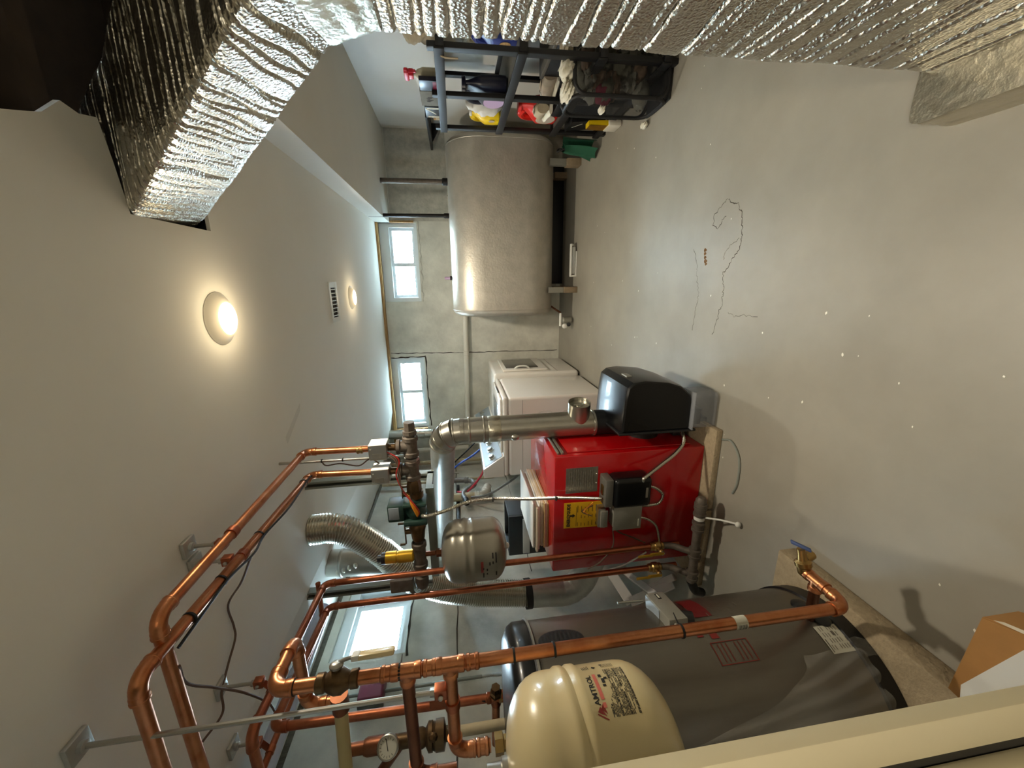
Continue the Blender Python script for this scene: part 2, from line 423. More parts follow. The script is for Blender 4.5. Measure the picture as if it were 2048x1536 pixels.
strip(jitter([(.7, 1.62), (.2, 1.60), (-.2, 1.61)], 10, .012), .006, y=YF - .0012).build('wall_joint', 'patch', wf, kind='structure')
strip(jitter([(.92, 1.27), (.94, 1.62), (.93, 1.9)], 8, .006), .003, y=YF - .0012).build('wall_joint', 'crack', wf, kind='structure')
for P in ([(-1.72, 1.62), (-.85, 1.63)], [(-.845, 1.63), (-.845, 2.03)]): strip(jitter(P, 14, .006), .007, y=YF - .0014).build('foam_gap', 'crack', wf, kind='structure')
MB().box((.66, YF - .003, 1.28), (1.55, YF, 1.9)).build('mortar_patch', 'patch', wf, kind='structure')
mb = MB()
for a, b, c, d in wall_open(.2, 4.9, 0, 2.16, [W3]): mb.box((X0 - .22, a, c), (X0, b, d))
wlf = struct(mb, 'wall_left', 'concrete_left', label='bare concrete side wall behind the boiler and water heater')
def lstrip(pts, w, m='crack'):
    s = strip(jitter(pts, 12, .006), w, y=0)
    s.v = [(X0 + .0015, x, z) for x, y, z in s.v]; return s.build('wall_joint', m, wlf, kind='structure')
lstrip([(1.0, 1.35), (2.6, 1.33), (4.5, 1.34)], .004); lstrip([(2.5, .75), (4.4, .76)], .003); lstrip([(1.93, 1.65), (2.56, 1.65)], .008); lstrip([(2.56, 1.65), (2.56, 2.12)], .006)
struct(MB().box((X0 - .22, .2, 2.16), (X0 - .02, 4.9, 2.3)), 'trim_1', 'wood_old', label='old timber sill plate along the top of the concrete side wall')
struct(MB().box((X1, -1.3, 0), (X1 + .1, 4.9, 2.06)), 'wall_right', 'white_wall', label='pale painted wall behind the storage shelf')
struct(MB().box((-2.5, -1.4, 0), (1.9, -1.3, 2.3)), 'wall_back', 'white_wall')
struct(MB().box((-2.4, .33, 0), (-.84, .40, 2.2)), 'wall_near', 'white_wall')
struct(MB().box((-1.6, -1.3, 0), (-1.5, .33, 2.1)), 'wall_hall', 'white_wall')
struct(MB().box((.64, 1.62, 1.91), (X1, YF, ZC)), 'trim_2', 'white_wall', label='boxed drywall soffit along the ceiling above the shelf')
cas = struct(MB().rbox((-.652, .30, 0), (-.579, .322, 2.05), .003), 'trim_3', 'casing', label='cream painted door casing standing close to the camera')
MB().box((-.84, .305, 0), (-.6525, .318, 2.05)).build('reveal', 'gap_dark', cas, kind='structure')
dr = struct(MB().rbox((-.86, .27, 0.01), (-.675, .304, 2.03), .004), 'door_1', 'casing', label='edge of a cream door at the very corner of the view')
struct(MB().box((-2.2, YF - .05, 2.035), (.66, YF + .02, 2.075)), 'trim_4', 'wood_raw', label='raw wood nailer above the two far windows')

# windows: vinyl sliders set in the openings
def frame_mb(a0, a1, z0, z1, b, d0, d1, P):
    mb = MB()
    bl, br_, bb, bt = b
    for q in ((a0, a1, z0, z0 + bb), (a0, a1, z1 - bt, z1), (a0, a0 + bl, z0 + bb, z1 - bt), (a1 - br_, a1, z0 + bb, z1 - bt)):
        mb.box(P(q[0], d0, q[2]), P(q[1], d1, q[3]))
    return mb
def window(n, o, P, label, sashes, bt=.10):
    a0, a1, z0, z1 = o
    f = struct(frame_mb(a0, a1, z0, z1, (.045, .045, .035, bt), .0, .10, P), n, 'vinyl', label=label)
    for k, (s0, s1, dd, glazed) in enumerate(sashes):
        sm = frame_mb(s0, s1, z0 + .035, z1 - bt, (.035, .035, .028, .028), dd, dd + .035, P)
        s = sm.build('sash', 'vinyl', f, kind='structure')
        g = MB().box(P(s0 + .03, dd + .014, z0 + .06), P(s1 - .03, dd + .019, z1 - bt - .025))
        g.build('pane' if glazed else 'sash_panel', 'glass' if glazed else 'vinyl', s, kind='structure')
    return f
PF = lambda a, d, z: (a, YF + .03 + d, z)
window('window_1', W1, PF, 'white vinyl slider window above the oil tank', [(.19, .60, .03, 1), (-.16, .225, .055, 1)])
window('window_2', W2, PF, 'white vinyl slider window beyond the washing machine', [(-1.30, -.895, .03, 1), (-1.69, -1.265, .055, 1)], .07)
PL = lambda a, d, z: (X0 - .02 - d, a, z)
window('window_3', W3, PL, 'white vinyl window in the concrete side wall behind the copper risers', [(1.985, 2.40, .03, 1), (2.37, 2.51, .055, 0)], .07)
for n, a in (('wood_shim', (.64, .66)), ('wood_shim', (-1.76, -1.735))): MB().box((a[0], YF - .03, 1.66), (a[1], YF + .04, 2.035)).build(n, 'wood_raw', wf, kind='structure')
struct(MB().box((-9, 4.9, 1.35), (7, 16, 1.45)), 'ground', 'snow_ground', label='bright ground outside the windows')
struct(MB().box((-14, -2, 1.35), (-2.5, 4.85, 1.45)), 'ground', 'snow_ground', label='bright ground outside the side window')
def twig(mb, p, d, L, r, n):
    q = p + d * L; mb.cyl(p, q, r, r * .6, 5)
    if n:
        for k in range(3): twig(mb, p.lerp(q, .45 + .27 * k), (d + V((rnd.uniform(-.9, .9), rnd.uniform(-.5, .5), rnd.uniform(-.3, .8)))).normalized(), L * .62, r * .6, n - 1)
for k, (x, y, s, lb) in enumerate(((.1, 7.0, .7, 'bare shrub outside the window above the oil tank'), (-2.2, 6.6, .9, 'bare shrub outside the window beyond the washing machine'), (-4.2, 2.7, .8, 'bare shrub outside the side wall window'))):
    mb = MB(); 
    for j in range(4): twig(mb, V((x + rnd.uniform(-.5, .5), y, 1.44)), V((rnd.uniform(-.4, .4), 0, 1)).normalized(), s, .026, 3)
    single(mb, 'bare_shrub', 'bark', lb, 'shrub')

# ------------------------------------------------------------------ ceiling lamps and register
for i, (x, y) in enumerate(LAMPS[:2]):
    t_ = thing('ceiling_lamp', ['lit round ceiling lamp with a wide white trim, alone in mid ceiling', 'lit round ceiling lamp beside the white ceiling register'][i], 'lamp', (x, y, ZC), 'round ceiling lamps')
    MB().lathe((x, y, ZC), (0, 0, -1), [(.090, 0), (.090, .002), (.084, .006), (.060, .026), (.055, .027), (.054, .020)], 40, cap=False).build('lamp_trim', 'lamp_trim', t_)
    MB().lathe((x, y, ZC - .022), (0, 0, -1), [(.0535, 0), (.050, .004), (.03, .007), (.001, .008)], 40).build('lamp_lens', 'lamp_lens', t_)
    lamp_light(x, y, ZC - .034, LAMP_W[i])
lamp_light(LAMPS[2][0], LAMPS[2][1], ZC - .022, LAMP_W[2])
x, y = -.115, 2.79
t_ = thing('ceiling_register', 'white slotted air register set in the ceiling', 'vent', (x, y, ZC))
a, b = .13, .085
MB().box((x - a, y - b, ZC - .008), (x + a, y - b + .03, ZC)).box((x - a, y + b - .03, ZC - .008), (x + a, y + b, ZC)).box((x - a, y - b + .03, ZC - .008), (x - a + .03, y + b - .03, ZC)).box((x + a - .035, y - b + .03, ZC - .008), (x + a, y + b - .03, ZC)).build('frame', 'vent_white', t_)
MB().box((x - a + .02, y - b + .02, ZC - .0012), (x + a - .02, y + b - .02, ZC - .0004)).build('backing', 'dark_void', t_)
for k in range(8):
    xx = x - a + .03 + (2 * a - .065) * (k + .5) / 8
    MB().obox((xx, y, ZC - .006), (.0035, 2 * b - .06, .011), ((1, 0, .55), (0, 1, 0), (-.55, 0, 1)), .001).build('slat', 'vent_white', t_)

# ------------------------------------------------------------------ foil wrapped ducts
def quad_ring(c, n, r=.12):
    """points round a quad given by 4 corners, with rounded corners"""
    out = []
    for i in range(4):
        p, a, b = V(c[i]), V(c[i - 1]), V(c[(i + 1) % 4])
        q0, q1 = p.lerp(a, r), p.lerp(b, r)
        for k in range(4): s = k / 3; out.append((1 - s) ** 2 * q0 + 2 * s * (1 - s) * p + s * s * q1)
        p2 = V(c[(i + 1) % 4]).lerp(p, r)
        for k in range(1, n): out.append(q1.lerp(p2, k / n))
    return out
def ridged(stations, seed, n_between, per_side, pitch, depth, r=.09):
    """loft between stations (4 corners each) with pinched wrap seams across it"""
    rr = random.Random(seed); ST = []
    for i in range(len(stations) - 1):
        A, B = stations[i], stations[i + 1]; L = (V(A[1]) - V(B[1])).length; n = max(2, int(L / n_between))
        for k in range(n + (i == len(stations) - 2)): ST.append([V(A[j]).lerp(V(B[j]), k / n) for j in range(4)])
    s = 0; rows = []; seams = []; p = 0
    tot = sum((ST[i + 1][1] - ST[i][1]).length for i in range(len(ST) - 1))
    while p < tot: seams.append((p, rr.uniform(.4, 1), rr.uniform(-.02, .02), rr.uniform(0, 6))); p += pitch * rr.uniform(.45, 1.7)
    for i, c in enumerate(ST):
        if i: s += (c[1] - ST[i - 1][1]).length
        ring = quad_ring(c, per_side, r); ctr = sum(ring, V()) / len(ring); m_ = len(ring); row = []
        for j, q in enumerate(ring):
            u = j / m_ * 2 * PI; d = 0
            for (ps, a_, tl, ph) in seams:
                e = s - ps - tl * math.sin(u + ph) - .004 * math.sin(5 * u + ph)
                if abs(e) < .03: d += a_ * math.exp(-(e / .0030) ** 2)
            d = min(d, 1.1) * depth - .003 * math.sin(3 * u + 9 * s) * math.sin(17 * s) - rr.uniform(0, .0012)
            row.append(q + (ctr - q).normalized() * d)
        rows.append(row)
    return MB().rings(rows)
t_ = thing('insulated_duct', 'silver foil wrapped air duct rising from the floor and bending into the ceiling hole', 'duct', (.64, .72, 0))
trunk = [[(.47, .50, z), (.47, .93, z), (.84, .93, z), (.84, .50, z)] for z in (.10, 1.36)]
ridged(trunk, 3, .0028, 22, .030, .011, .05).build('trunk', 'foil', t_, 50)
off = [[(.47, .50, 1.36), (.47, .93, 1.36), (.84, .93, 1.36), (.84, .50, 1.36)], [(.40, .68, 1.50), (.455, .96, 1.47), (.80, .98, 1.50), (.76, .70, 1.52)], [(.18, 1.175, 2.05), (.21, 1.50, 2.05), (.55, 1.52, 2.05), (.52, 1.19, 2.05)], [(.09, 1.35, 2.28), (.11, 1.66, 2.28), (.45, 1.66, 2.28), (.43, 1.36, 2.28)]]
ridged(off, 5, .0028, 24, .024, .012, .10).build('offset', 'foil', t_, 50)
c4 = lambda k: [tuple(v) for v in [V(a).lerp(V(b), k) + V((-.002 if j < 2 else .002, 0, 0)) for j, (a, b) in enumerate(zip(off[0], off[1]))]]
ridged([c4(.05), c4(.95)], 8, .01, 12, .03, .004).build('elbow_tape', 'foil_tape', t_, 60)
def plenum_fn(rs):
    return ridged(rs, 12, .008, 16, .05, .005, .05)
plenum_fn([[(.365, .42, z), (.365, .945, z), (.90, .945, z), (.90, .42, z)] for z in (0.0, .105)]).build('base_plenum', 'foil_tape', t_, 60)

# ------------------------------------------------------------------ boiler on its pad
BX0, BX1, BY0, BY1, BZ0, BZ1 = -1.46, -.81, 1.64, 2.24, .035, .815
t_ = thing('concrete_pad', 'low tan concrete pad under the red boiler', 'pad', (-1.1, 1.9, 0))
for k, (x0, x1) in enumerate(((-1.60, -1.14), (-1.13, -.70))): MB().rbox((x0, 1.57, 0), (x1, 2.32, .0345), .006).build('concrete_block', 'pad_block', t_)
bo = thing('boiler', 'red steel boiler cabinet with yellow label and black control cover', 'boiler', (-1.13, 1.94, BZ0))
MB().rbox((BX0, BY0, BZ0), (BX1, BY1, BZ1), .008).build('cabinet', 'boiler_red', bo)
MB().rbox((BX1 + .0005, BY0 + .03, BZ0 + .06), (BX1 + .008, BY1 - .03, BZ1 - .07), .004).build('end_panel', 'boiler_red', bo)
MB().rbox((BX1 + .0005, BY0 + .02, BZ1 - .05), (BX1 + .014, BY1 - .02, BZ1 - .035), .003).rbox((BX1 + .0005, BY0 + .02, BZ1 - .028), (BX1 + .014, BY1 - .02, BZ1 - .018), .003).build('edge_rail', 'plate_metal', bo)
f = BY0
MB().box((-1.01, f - .0015, .595), (-.875, f, .757)).build('nameplate', 'plate_metal', bo)
mb = MB()
for i in range(11):
    zz = .742 - i * .0118; x = -1.0
    while x < -.9:
        wd = rnd.uniform(.008, .03); mb.box((x, f - .0022, zz - .004), (min(x + wd, -.885), f - .0016, zz)); x += wd + rnd.uniform(.004, .012)
mb.build('nameplate_print', 'ink_grey', bo)
lab = MB().prism([(-1.205, f - .0018, .762), (-1.062, f - .0018, .762), (-1.068, f - .0018, .556), (-1.212, f - .0018, .556)], (0, .0016, 0)).build('energy_label', 'yellow_label', bo)
W_ = text_w('ENERGYGUIDE', .022)
text_on('ENERGYGUIDE', .022, lambda x, y: (-1.198 + x / W_ * .128, f - .0024, .731 + y * 1.05), .0012).build('lettering', 'ink', lab)
mb = MB().prism([(-1.142, f - .0024, .731), (-1.132, f - .0024, .731), (-1.132, f - .0024, .718), (-1.125, f - .0024, .718), (-1.137, f - .0024, .704), (-1.149, f - .0024, .718), (-1.142, f - .0024, .718)], (0, .0004, 0))
for i in range(6):
    zz = .69 - i * .019
    for x, wd in ((-1.2, .03), (-1.155, .022), (-1.12, .04)):
        if rnd.random() < .75: mb.box((x, f - .0024, zz), (x + wd * rnd.uniform(.5, 1), f - .002, zz + .0025))
mb.box((-1.2, f - .0024, .698), (-1.09, f - .002, .6995)).build('label_print', 'ink', lab)
# black control cover and the grey boxes on the front
co = MB().rbox((-1.062, f - .10, .355), (-.905, f - .001, .545), .022, 4).build('control_cover', 'black_gloss', bo)
MB().box((-1.008, f - .1012, .378), (-.955, f - .1002, .389)).build('badge', 'ink_grey', co)
MB().rbox((-1.055, f - .085, .545), (-.91, f - .001, .585), .006).build('control_base', 'grey_dark', bo)
MB().rbox((-1.0, f - .06, .585), (-.95, f - .035, .592), .002).build('terminal_strip', 'brass', bo)
jb = MB().rbox((-1.185, f - .075, .395), (-1.07, f - .001, .53), .005).build('junction_box', 'grey_box', bo)
MB().rbox((-1.190, f - .079, .39), (-1.065, f - .0755, .535), .003).build('lid', 'grey_box', jb)
MB().box((-1.175, f - .0802, .402), (-1.135, f - .0792, .408)).build('print', 'white_label', jb)
MB().prism([(-1.085, f - .001, .595), (-1.085, f - .045, .60), (-1.085, f - .055, .568), (-1.085, f - .001, .552)], (-.10, 0, 0)).build('aquastat', 'plate_metal', bo)
MB().rbox((-1.18, f - .06, .556), (-1.09, f - .05, .592), .002).build('aquastat_face', 'grey_box', bo)
for (x0, z0) in ((-.913, .595), (-.962, .595)): MB().ball((x0, f - .004, z0 + .006), .005, 8, 6).build('screw', 'steel', bo)
# wire bundle hanging in front of the label
for k, mm in enumerate(('wire_yellow', 'wire_yellow', 'wire_brown')):
    MB().tube(catmull([(-1.06 - .008 * k, f - .02, .62), (-1.085 - .006 * k, f - .03, .66 + .01 * k), (-1.10 - .012 * k, f - .035, .672 - .02 * k)], 5), .003, 6).build('wire', mm, bo)
# armoured cables belonging to the boiler
def cable(name, pts, r, m, parent, pitch=.010): return coil(catmull(pts, 10), r, pitch, .0018).build(name, m, parent, 70)
cable('armoured_cable', [(-.925, f - .09, .405), (-.90, f - .10, .40), (-.862, f - .06, .30), (-.82, f - .03, .21), (-.775, f, .155), (-.72, f + .05, .15)], .0085, 'alu', bo)
MB().cyl((-.93, f - .085, .39), (-.93, f - .085, .425), .012).ball((-.93, f - .085, .43), .0125).build('cable_connector', 'steel', bo)
cable('armoured_cable', [(-.98, f - .04, .36), (-.99, f - .05, .315), (-1.03, f - .05, .272), (-1.075, f - .05, .285), (-1.085, f - .05, .33), (-1.082, f - .05, .395)], .007, 'alu', bo)
cable('armoured_cable', [(-1.15, f - .04, .395), (-1.165, f - .05, .34), (-1.21, f - .05, .29), (-1.29, f - .05, .268), (-1.325, f - .05, .27)], .006, 'alu', bo)
MB().tube(catmull([(-1.17, f - .03, .53), (-1.24, f - .02, .482), (-1.29, f - .02, .39), (-1.32, f - .03, .33)], 8), .0035, 6).build('wire', 'wire_brown', bo)
MB().tube(catmull([(-1.215, f - .02, .51), (-1.33, f - .015, .50), (-1.42, f - .015, .565), (-1.455, f - .012, .63)], 8), .0035, 6).build('wire', 'wire_brown', bo)
MB().tube(catmull([(-1.36, f - .05, .33), (-1.40, f - .05, .40), (-1.44, f - .04, .47), (-1.47, f - .03, .60)], 8), .004, 6).build('wire', 'white_plastic', bo)
# papers lying on the boiler top
t_ = thing('paper_stack', 'stack of manuals and tan envelopes lying on the red boiler', 'papers', (-1.25, 1.95, BZ1))
z = BZ1 + .001
for k in range(9):
    th = rnd.uniform(.005, .013); dx, dy = rnd.uniform(-.014, .014), rnd.uniform(-.012, .012)
    MB().rbox((-1.385 + dx, 1.735 + dy, z), (-1.12 + dx, 2.12 + dy, z + th), .002, 1).build('booklet' if k % 3 else 'envelope', ('paper_tan', 'paper', 'paper_tan', 'paper', 'paper', 'paper_white', 'paper', 'paper_white', 'paper_white')[k], t_); z += th + .0008
# black vent cover left behind the boiler
t_ = thing('black_crate', 'black plastic crate standing behind the red boiler under the grey tank', 'crate', (-1.74, 2.45, 0))
MB().rbox((-1.92, 2.36, 0), (-1.60, 2.38, .95), .006).rbox((-1.92, 2.38, 0), (-1.90, 2.62, .95), .006).rbox((-1.62, 2.38, 0), (-1.60, 2.62, .95), .006).rbox((-1.90, 2.60, 0), (-1.62, 2.62, .95), .006).build('body', 'black_plastic', t_)
for k in range(3): MB().rbox((-1.90, 2.352, .3 + k * .2), (-1.62, 2.36, .33 + k * .2), .003).build('rib', 'black_plastic', t_)
MB().rbox((-1.90, 2.345, .80), (-1.62, 2.358, .85), .003).build('handle_bar', 'white_plastic', t_)

# ------------------------------------------------------------------ oil burner with black cover at the boiler's end
bu = thing('oil_burner', 'oil burner under a shiny black cover on the end of the red boiler', 'burner', (-.6, 1.85, .03))
def cover_ring(y, s, dx=0, top=0):
    P = [(-.715, .115), (-.62, .10), (-.535, .135), (-.49, .19), (-.468, .26), (-.455, .38), (-.462, .44), (-.485, .468), (-.55, .478), (-.715, .487)]
    cx, cz = -.6, .29
    return [(cx + (x - cx) * s, y, cz + (zz - cz) * s) for x, zz in P]
rs = [cover_ring(1.645, .93), cover_ring(1.65, .975), cover_ring(1.665, 1.0), cover_ring(1.80, 1.02), cover_ring(1.93, 1.02), cover_ring(1.985, 1.0), cover_ring(2.0, .96)]
cv = MB().rings(rs).build('cover', 'black_gloss', bo if False else bu, 28)
MB().rbox((-.724, 1.635, .10), (-.712, 2.01, .50), .004).build('cover_flange', 'black_plastic', bu)
MB().box((-.475, 1.74, .405), (-.452, 1.80, .432)).build('badge', 'grey_box', bu)
MB().prism([(-.70, 1.643, .455), (-.655, 1.643, .452), (-.66, 1.643, .445), (-.70, 1.643, .30)], (0, .01, 0)).build('cover_edge', 'black_gloss', bu)
MB().ball((-.63, 1.75, .479), (.016, .016, .006)).build('finger_hole', 'dark_void', bu)
MB().cyl((-.805, 1.84, .28), (-.72, 1.84, .28), .085, seg=24).build('mounting_flange', 'iron_black', bu)
MB().rbox((-.80, 1.76, .06), (-.72, 1.98, .14), .01).build('pump_body', 'black_plastic', bu)
MB().rbox((-.71, 1.68, .045), (-.62, 1.94, .098), .01).build('base_bracket', 'black_plastic', bu)
MB().rbox((-.70, 1.70, 0.0), (-.68, 1.95, .05), .002).build('leg', 'black_plastic', bu)

# ------------------------------------------------------------------ flue
fx, fy, fr = -.735, 1.87, .066
fl_ = thing('flue_pipe', 'galvanised flue pipe rising beside the red boiler and turning to the side wall', 'flue', (fx, fy, .3))
def crimped(mb, p, q, r): return mb
MB().cyl((fx, fy, .55), (fx, fy, 1.24), fr, seg=32).build('riser', 'galv', fl_)
for z in (1.13, 1.205): MB().lathe((fx, fy, z), (0, 0, 1), [(fr, 0), (fr + .004, .003), (fr + .004, .007), (fr, .01)], 32, cap=False).build('seam', 'galv', fl_)
E2 = V((-2.145, 2.70, 1.44)); P0 = V((fx, fy, 1.345)); d = (E2 - P0).normalized()
arc, L = bend(P0, P0 - V((0, 0, 1)), E2, .095, 4)
# elbow in four gores
G = [V((fx, fy, 1.24))] + arc + [P0 + d * .15]
for i in range(len(arc) - 1):
    a, b = arc[i], arc[i + 1]; k = (b - a).normalized()
    MB().cyl(a - k * .006, b + k * .006, fr + .0015 * (i % 2 + .5), seg=32).build('elbow_gore', 'galv', fl_)
    MB().lathe(b, k, [(fr, -.003), (fr + .006, -.001), (fr + .006, .003), (fr, .005)], 32, cap=False).build('seam', 'galv', fl_)
MB().cyl((fx, fy, 1.235), arc[0] + V((0, 0, .005)), fr, seg=32).build('elbow_collar', 'galv', fl_)
MB().cyl(arc[-1], E2 + d * .02, fr, seg=32).build('crossover', 'galv_dull', fl_)
MB().lathe((fx, fy, 1.05), (0, 0, 1), [(fr + .0015, 0), (fr + .0025, .002), (fr + .0025, .06), (fr + .0015, .062)], 32, cap=False).build('foil_tape', 'foil_tape', fl_, 60)
MB().ball((fx - .03, fy - .062, .98), (.018, .012, .022)).build('dent', 'galv', fl_)
tm = V((fx, fy, .63)); td = V((1, -.22, .03)).normalized()
dm = MB().lathe(tm + td * .03, td, [(.058, 0), (.058, .10), (.055, .10), (.055, .02)], 32, cap=False).build('draft_regulator', 'galv', fl_)
MB().lathe(tm + td * .112, td, [(.054, 0), (.054, .003), (.02, .004), (.02, .006), (.001, .006)], 32).build('damper_disc', 'alu', dm)
MB().cyl(tm + td * .117 + V((0, 0, -.03)), tm + td * .117 + V((0, 0, .03)), .003).build('damper_weight', 'steel', dm)
MB().lathe((fx, fy, .545), (0, 0, 1), [(fr + .001, 0), (fr + .005, .002), (fr + .005, .012), (fr + .001, .014)], 32, cap=False).build('collar_ring', 'steel', fl_)
arc, L = bend((fx, fy, .40), (fx, fy, .6), (-.83, 1.92, .34), .08, 5)
MB().tube([V((fx, fy, .55))] + arc + [V((-.815, 1.915, .345))], fr + .001, 28).build('boiler_elbow', 'black_plastic', fl_)
for a_ in (-.9, -.3): MB().ball((fx + .066 * math.sin(a_), fy - .066 * math.cos(a_), .565 + .02 * a_), .004, 8, 6).build('screw', 'steel', fl_)

# ------------------------------------------------------------------ heating manifold above the boiler
MY, MZ, MR = 1.66, 1.48, .021
mf = thing('zone_manifold', 'dark iron manifold with tees and pump running level above the red boiler', 'manifold', (-1.05, MY, MZ))
Xv = (1, 0, 0); Zv = (0, 0, 1); Yv = (0, 1, 0)
MB().cyl((-1.46, MY, MZ), (-.61, MY, MZ), MR).build('header_pipe', 'iron', mf)
MB().lathe((-.655, MY, MZ), Xv, [(.026, 0), (.031, .004), (.031, .02), (.024, .022), (.024, .06), (.0, .062)], 8).build('end_cap', 'iron', mf)
for x in (-.71, -.825):
    MB().cyl((x - .045, MY, MZ), (x + .045, MY, MZ), .029).cyl((x, MY, MZ), (x, MY, MZ + .055), .027).lathe((x - .045, MY, MZ), Xv, [(.029, -.004), (.035, 0), (.035, .016), (.029, .02)], 16, False).lathe((x + .029, MY, MZ), Xv, [(.029, -.004), (.035, 0), (.035, .016), (.029, .02)], 16, False).lathe((x, MY, MZ + .045), Zv, [(.027, 0), (.033, .002), (.033, .016), (.02, .018)], 16).build('tee', 'iron', mf)
MB().lathe((-.775, MY, MZ), Xv, [(.024, -.012), (.033, -.010), (.033, .010), (.024, .012)], 8).build('union', 'steel', mf)
MB().lathe((-.905, MY, MZ), Xv, [(.024, -.04), (.034, -.03), (.034, .0), (.03, .02), (.024, .03)], 6).build('union', 'bronze', mf)
vb = MB().cyl((-.965, MY, MZ - .01), (-.935, MY, MZ - .01), .03).cyl((-.95, MY, MZ), (-.95, MY, MZ + .055), .012).build('isolation_valve', 'bronze', mf)
MB().rbox((-.968, MY - .008, MZ + .052), (-.905, MY + .008, MZ + .058), .002).rbox((-.914, MY - .007, MZ + .03), (-.906, MY + .007, MZ + .056), .002).build('valve_handle', 'bronze', vb)
pm = MB().cyl((-1.09, MY, MZ), (-.975, MY, MZ), .03).ball((-1.035, MY, MZ), (.045, .05, .05)).rbox((-1.09, MY - .058, MZ - .055), (-1.062, MY + .05, MZ + .055), .01).rbox((-1.0, MY - .05, MZ - .055), (-.978, MY + .05, MZ + .055), .01).build('pump_body', 'pump_green', mf)
MB().rbox((-1.07, MY - .04, MZ + .05), (-.985, MY + .05, MZ + .125), .008).build('pump_motor', 'pump_green', mf)
MB().rbox((-1.052, MY - .045, MZ + .072), (-.992, MY - .0405, MZ + .118), .001).build('motor_label', 'panel_silver', mf)
for k in range(4):
    MB().tube(catmull([(-.93 + .006 * k, MY - .045, MZ + .02 + .008 * k), (-.97, MY - .058 - .004 * k, MZ + .012 - .006 * k), (-1.01, MY - .064, MZ - .004 - .006 * k), (-1.035, MY - .06, MZ - .012)], 6), .0032, 6).build('wire', 'wire_yellow' if k < 3 else 'wire_red', mf)
for k in range(3):
    MB().tube(catmull([(-.72 + .01 * k, MY - .03, 1.61), (-.75, MY - .045, 1.55 - .01 * k), (-.82, MY - .05, 1.53 + .008 * k), (-.88, MY - .055, MZ + .05), (-.935, MY - .05, MZ + .025)], 6), .003, 6).build('wire', ('wire_brown', 'wire_brown', 'wire_red')[k], mf)
b2 = MB().lathe((-1.13, MY, MZ), Xv, [(.024, -.07), (.03, -.06), (.034, -.02), (.04, .0), (.036, .02), (.026, .03)], 14).cyl((-1.15, MY, MZ), (-1.15, MY, MZ + .06), .013).build('isolation_valve', 'bronze', mf)
MB().rbox((-1.215, MY - .007, MZ + .056), (-1.10, MY + .007, MZ + .062), .002).rbox((-1.108, MY - .006, MZ + .06), (-1.10, MY + .006, MZ + .09), .002).rbox((-1.222, MY - .006, MZ + .062), (-1.214, MY + .006, MZ + .088), .002).build('valve_handle', 'bronze', b2)
MB().cyl((-1.36, MY, MZ), (-1.22, MY, MZ), .03).lathe((-1.235, MY, MZ), Xv, [(.03, -.005), (.036, 0), (.036, .02), (.03, .025)], 16, False).lathe((-1.35, MY, MZ), Xv, [(.03, -.005), (.036, 0), (.036, .02), (.03, .025)], 16, False).build('air_scoop', 'iron', mf)
MB().lathe((-1.43, MY, MZ), Xv, [(.022, -.045), (.032, -.03), (.034, 0), (.032, .025), (.024, .03)], 14).build('end_elbow', 'iron', mf)
av = thing('air_separator', 'upright brass air vent cylinder standing on the iron manifold', 'air vent', (-1.285, MY, MZ + .03))
MB().lathe((-1.285, MY, MZ + .025), Zv, [(.022, 0), (.03, .008), (.03, .075), (.026, .077), (.026, .083), (.03, .085), (.03, .135), (.02, .14)], 24).build('body', 'brass_yellow', av)
MB().lathe((-1.285, MY, MZ + .16), Zv, [(.028, 0), (.028, .02), (.016, .024), (.016, .04), (.0, .041)], 12).build('vent_cap', 'black_plastic', av)
MB().cyl((-1.285, MY, MZ - .028), (-1.285, MY, MZ - .075), .012).lathe((-1.285, MY, MZ - .075), (0, 0, -1), [(.014, 0), (.02, .005), (.02, .03), (.012, .035)], 6).build('tank_nipple', 'copper_dark', av)
# control hung on the manifold in front of the side window
MB().rbox((-1.47, MY - .03, MZ + .04), (-1.40, MY + .03, MZ + .15), .006).prism([(-1.405, MY, MZ + .05), (-1.49, MY, MZ + .05), (-1.52, MY, MZ + .035), (-1.50, MY, MZ + .065)], (0, .012, 0)).build('relief_valve', 'iron', mf)
# grey expansion tank hanging under the manifold
et = thing('expansion_tank', 'small grey expansion tank hanging under the iron manifold', 'tank', (-1.285, MY, 1.06))
ex, ez0, ez1, er = -1.285, 1.055, 1.375, .148
def tank_prof(r, z0, z1, h, ribs=()):
    P = []
    for k in range(9): a = PI / 2 * k / 8; P.append((max(.002, r * math.sin(a) ** .75), h - h * math.cos(a)))
    body = []
    for zb in ribs: body += [(r, zb - .012), (r + .004, zb - .006), (r + .004, zb + .006), (r, zb + .012)]
    P += body
    H = z1 - z0
    for k in range(8, -1, -1): a = PI / 2 * k / 8; P.append((max(.002, r * math.sin(a) ** .75), H - h + h * math.cos(a)))
    return P
MB().lathe((ex, MY, ez0), Zv, tank_prof(er, ez0, ez1, .075, (.165, .205)), 48).build('vessel', 'tank_grey', et, 40)
MB().ball((ex, MY, ez0 - .006), (.016, .016, .012)).build('air_valve_cap', 'white_plastic', et)
mb = MB(); mr = MB()
for zz, wds in ((1.175, ((-112, -99), (-92, -88))), (1.158, ((-104, -100), (-95, -90))), (1.145, ((-84, -78),)), (1.13, ((-82, -77), (-72, -62))), (1.115, ((-108, -98), (-80, -62)))):
    for a0, a1 in wds:
        for (b_, q) in ((mb, 1),): b_.grid(lambda u, v: (ex + (er + .0008) * math.cos(math.radians(a0 + (a1 - a0) * u)), MY + (er + .0008) * math.sin(math.radians(a0 + (a1 - a0) * u)), zz + .006 * v), 3, 1)
mb.build('label_print', 'ink', et)
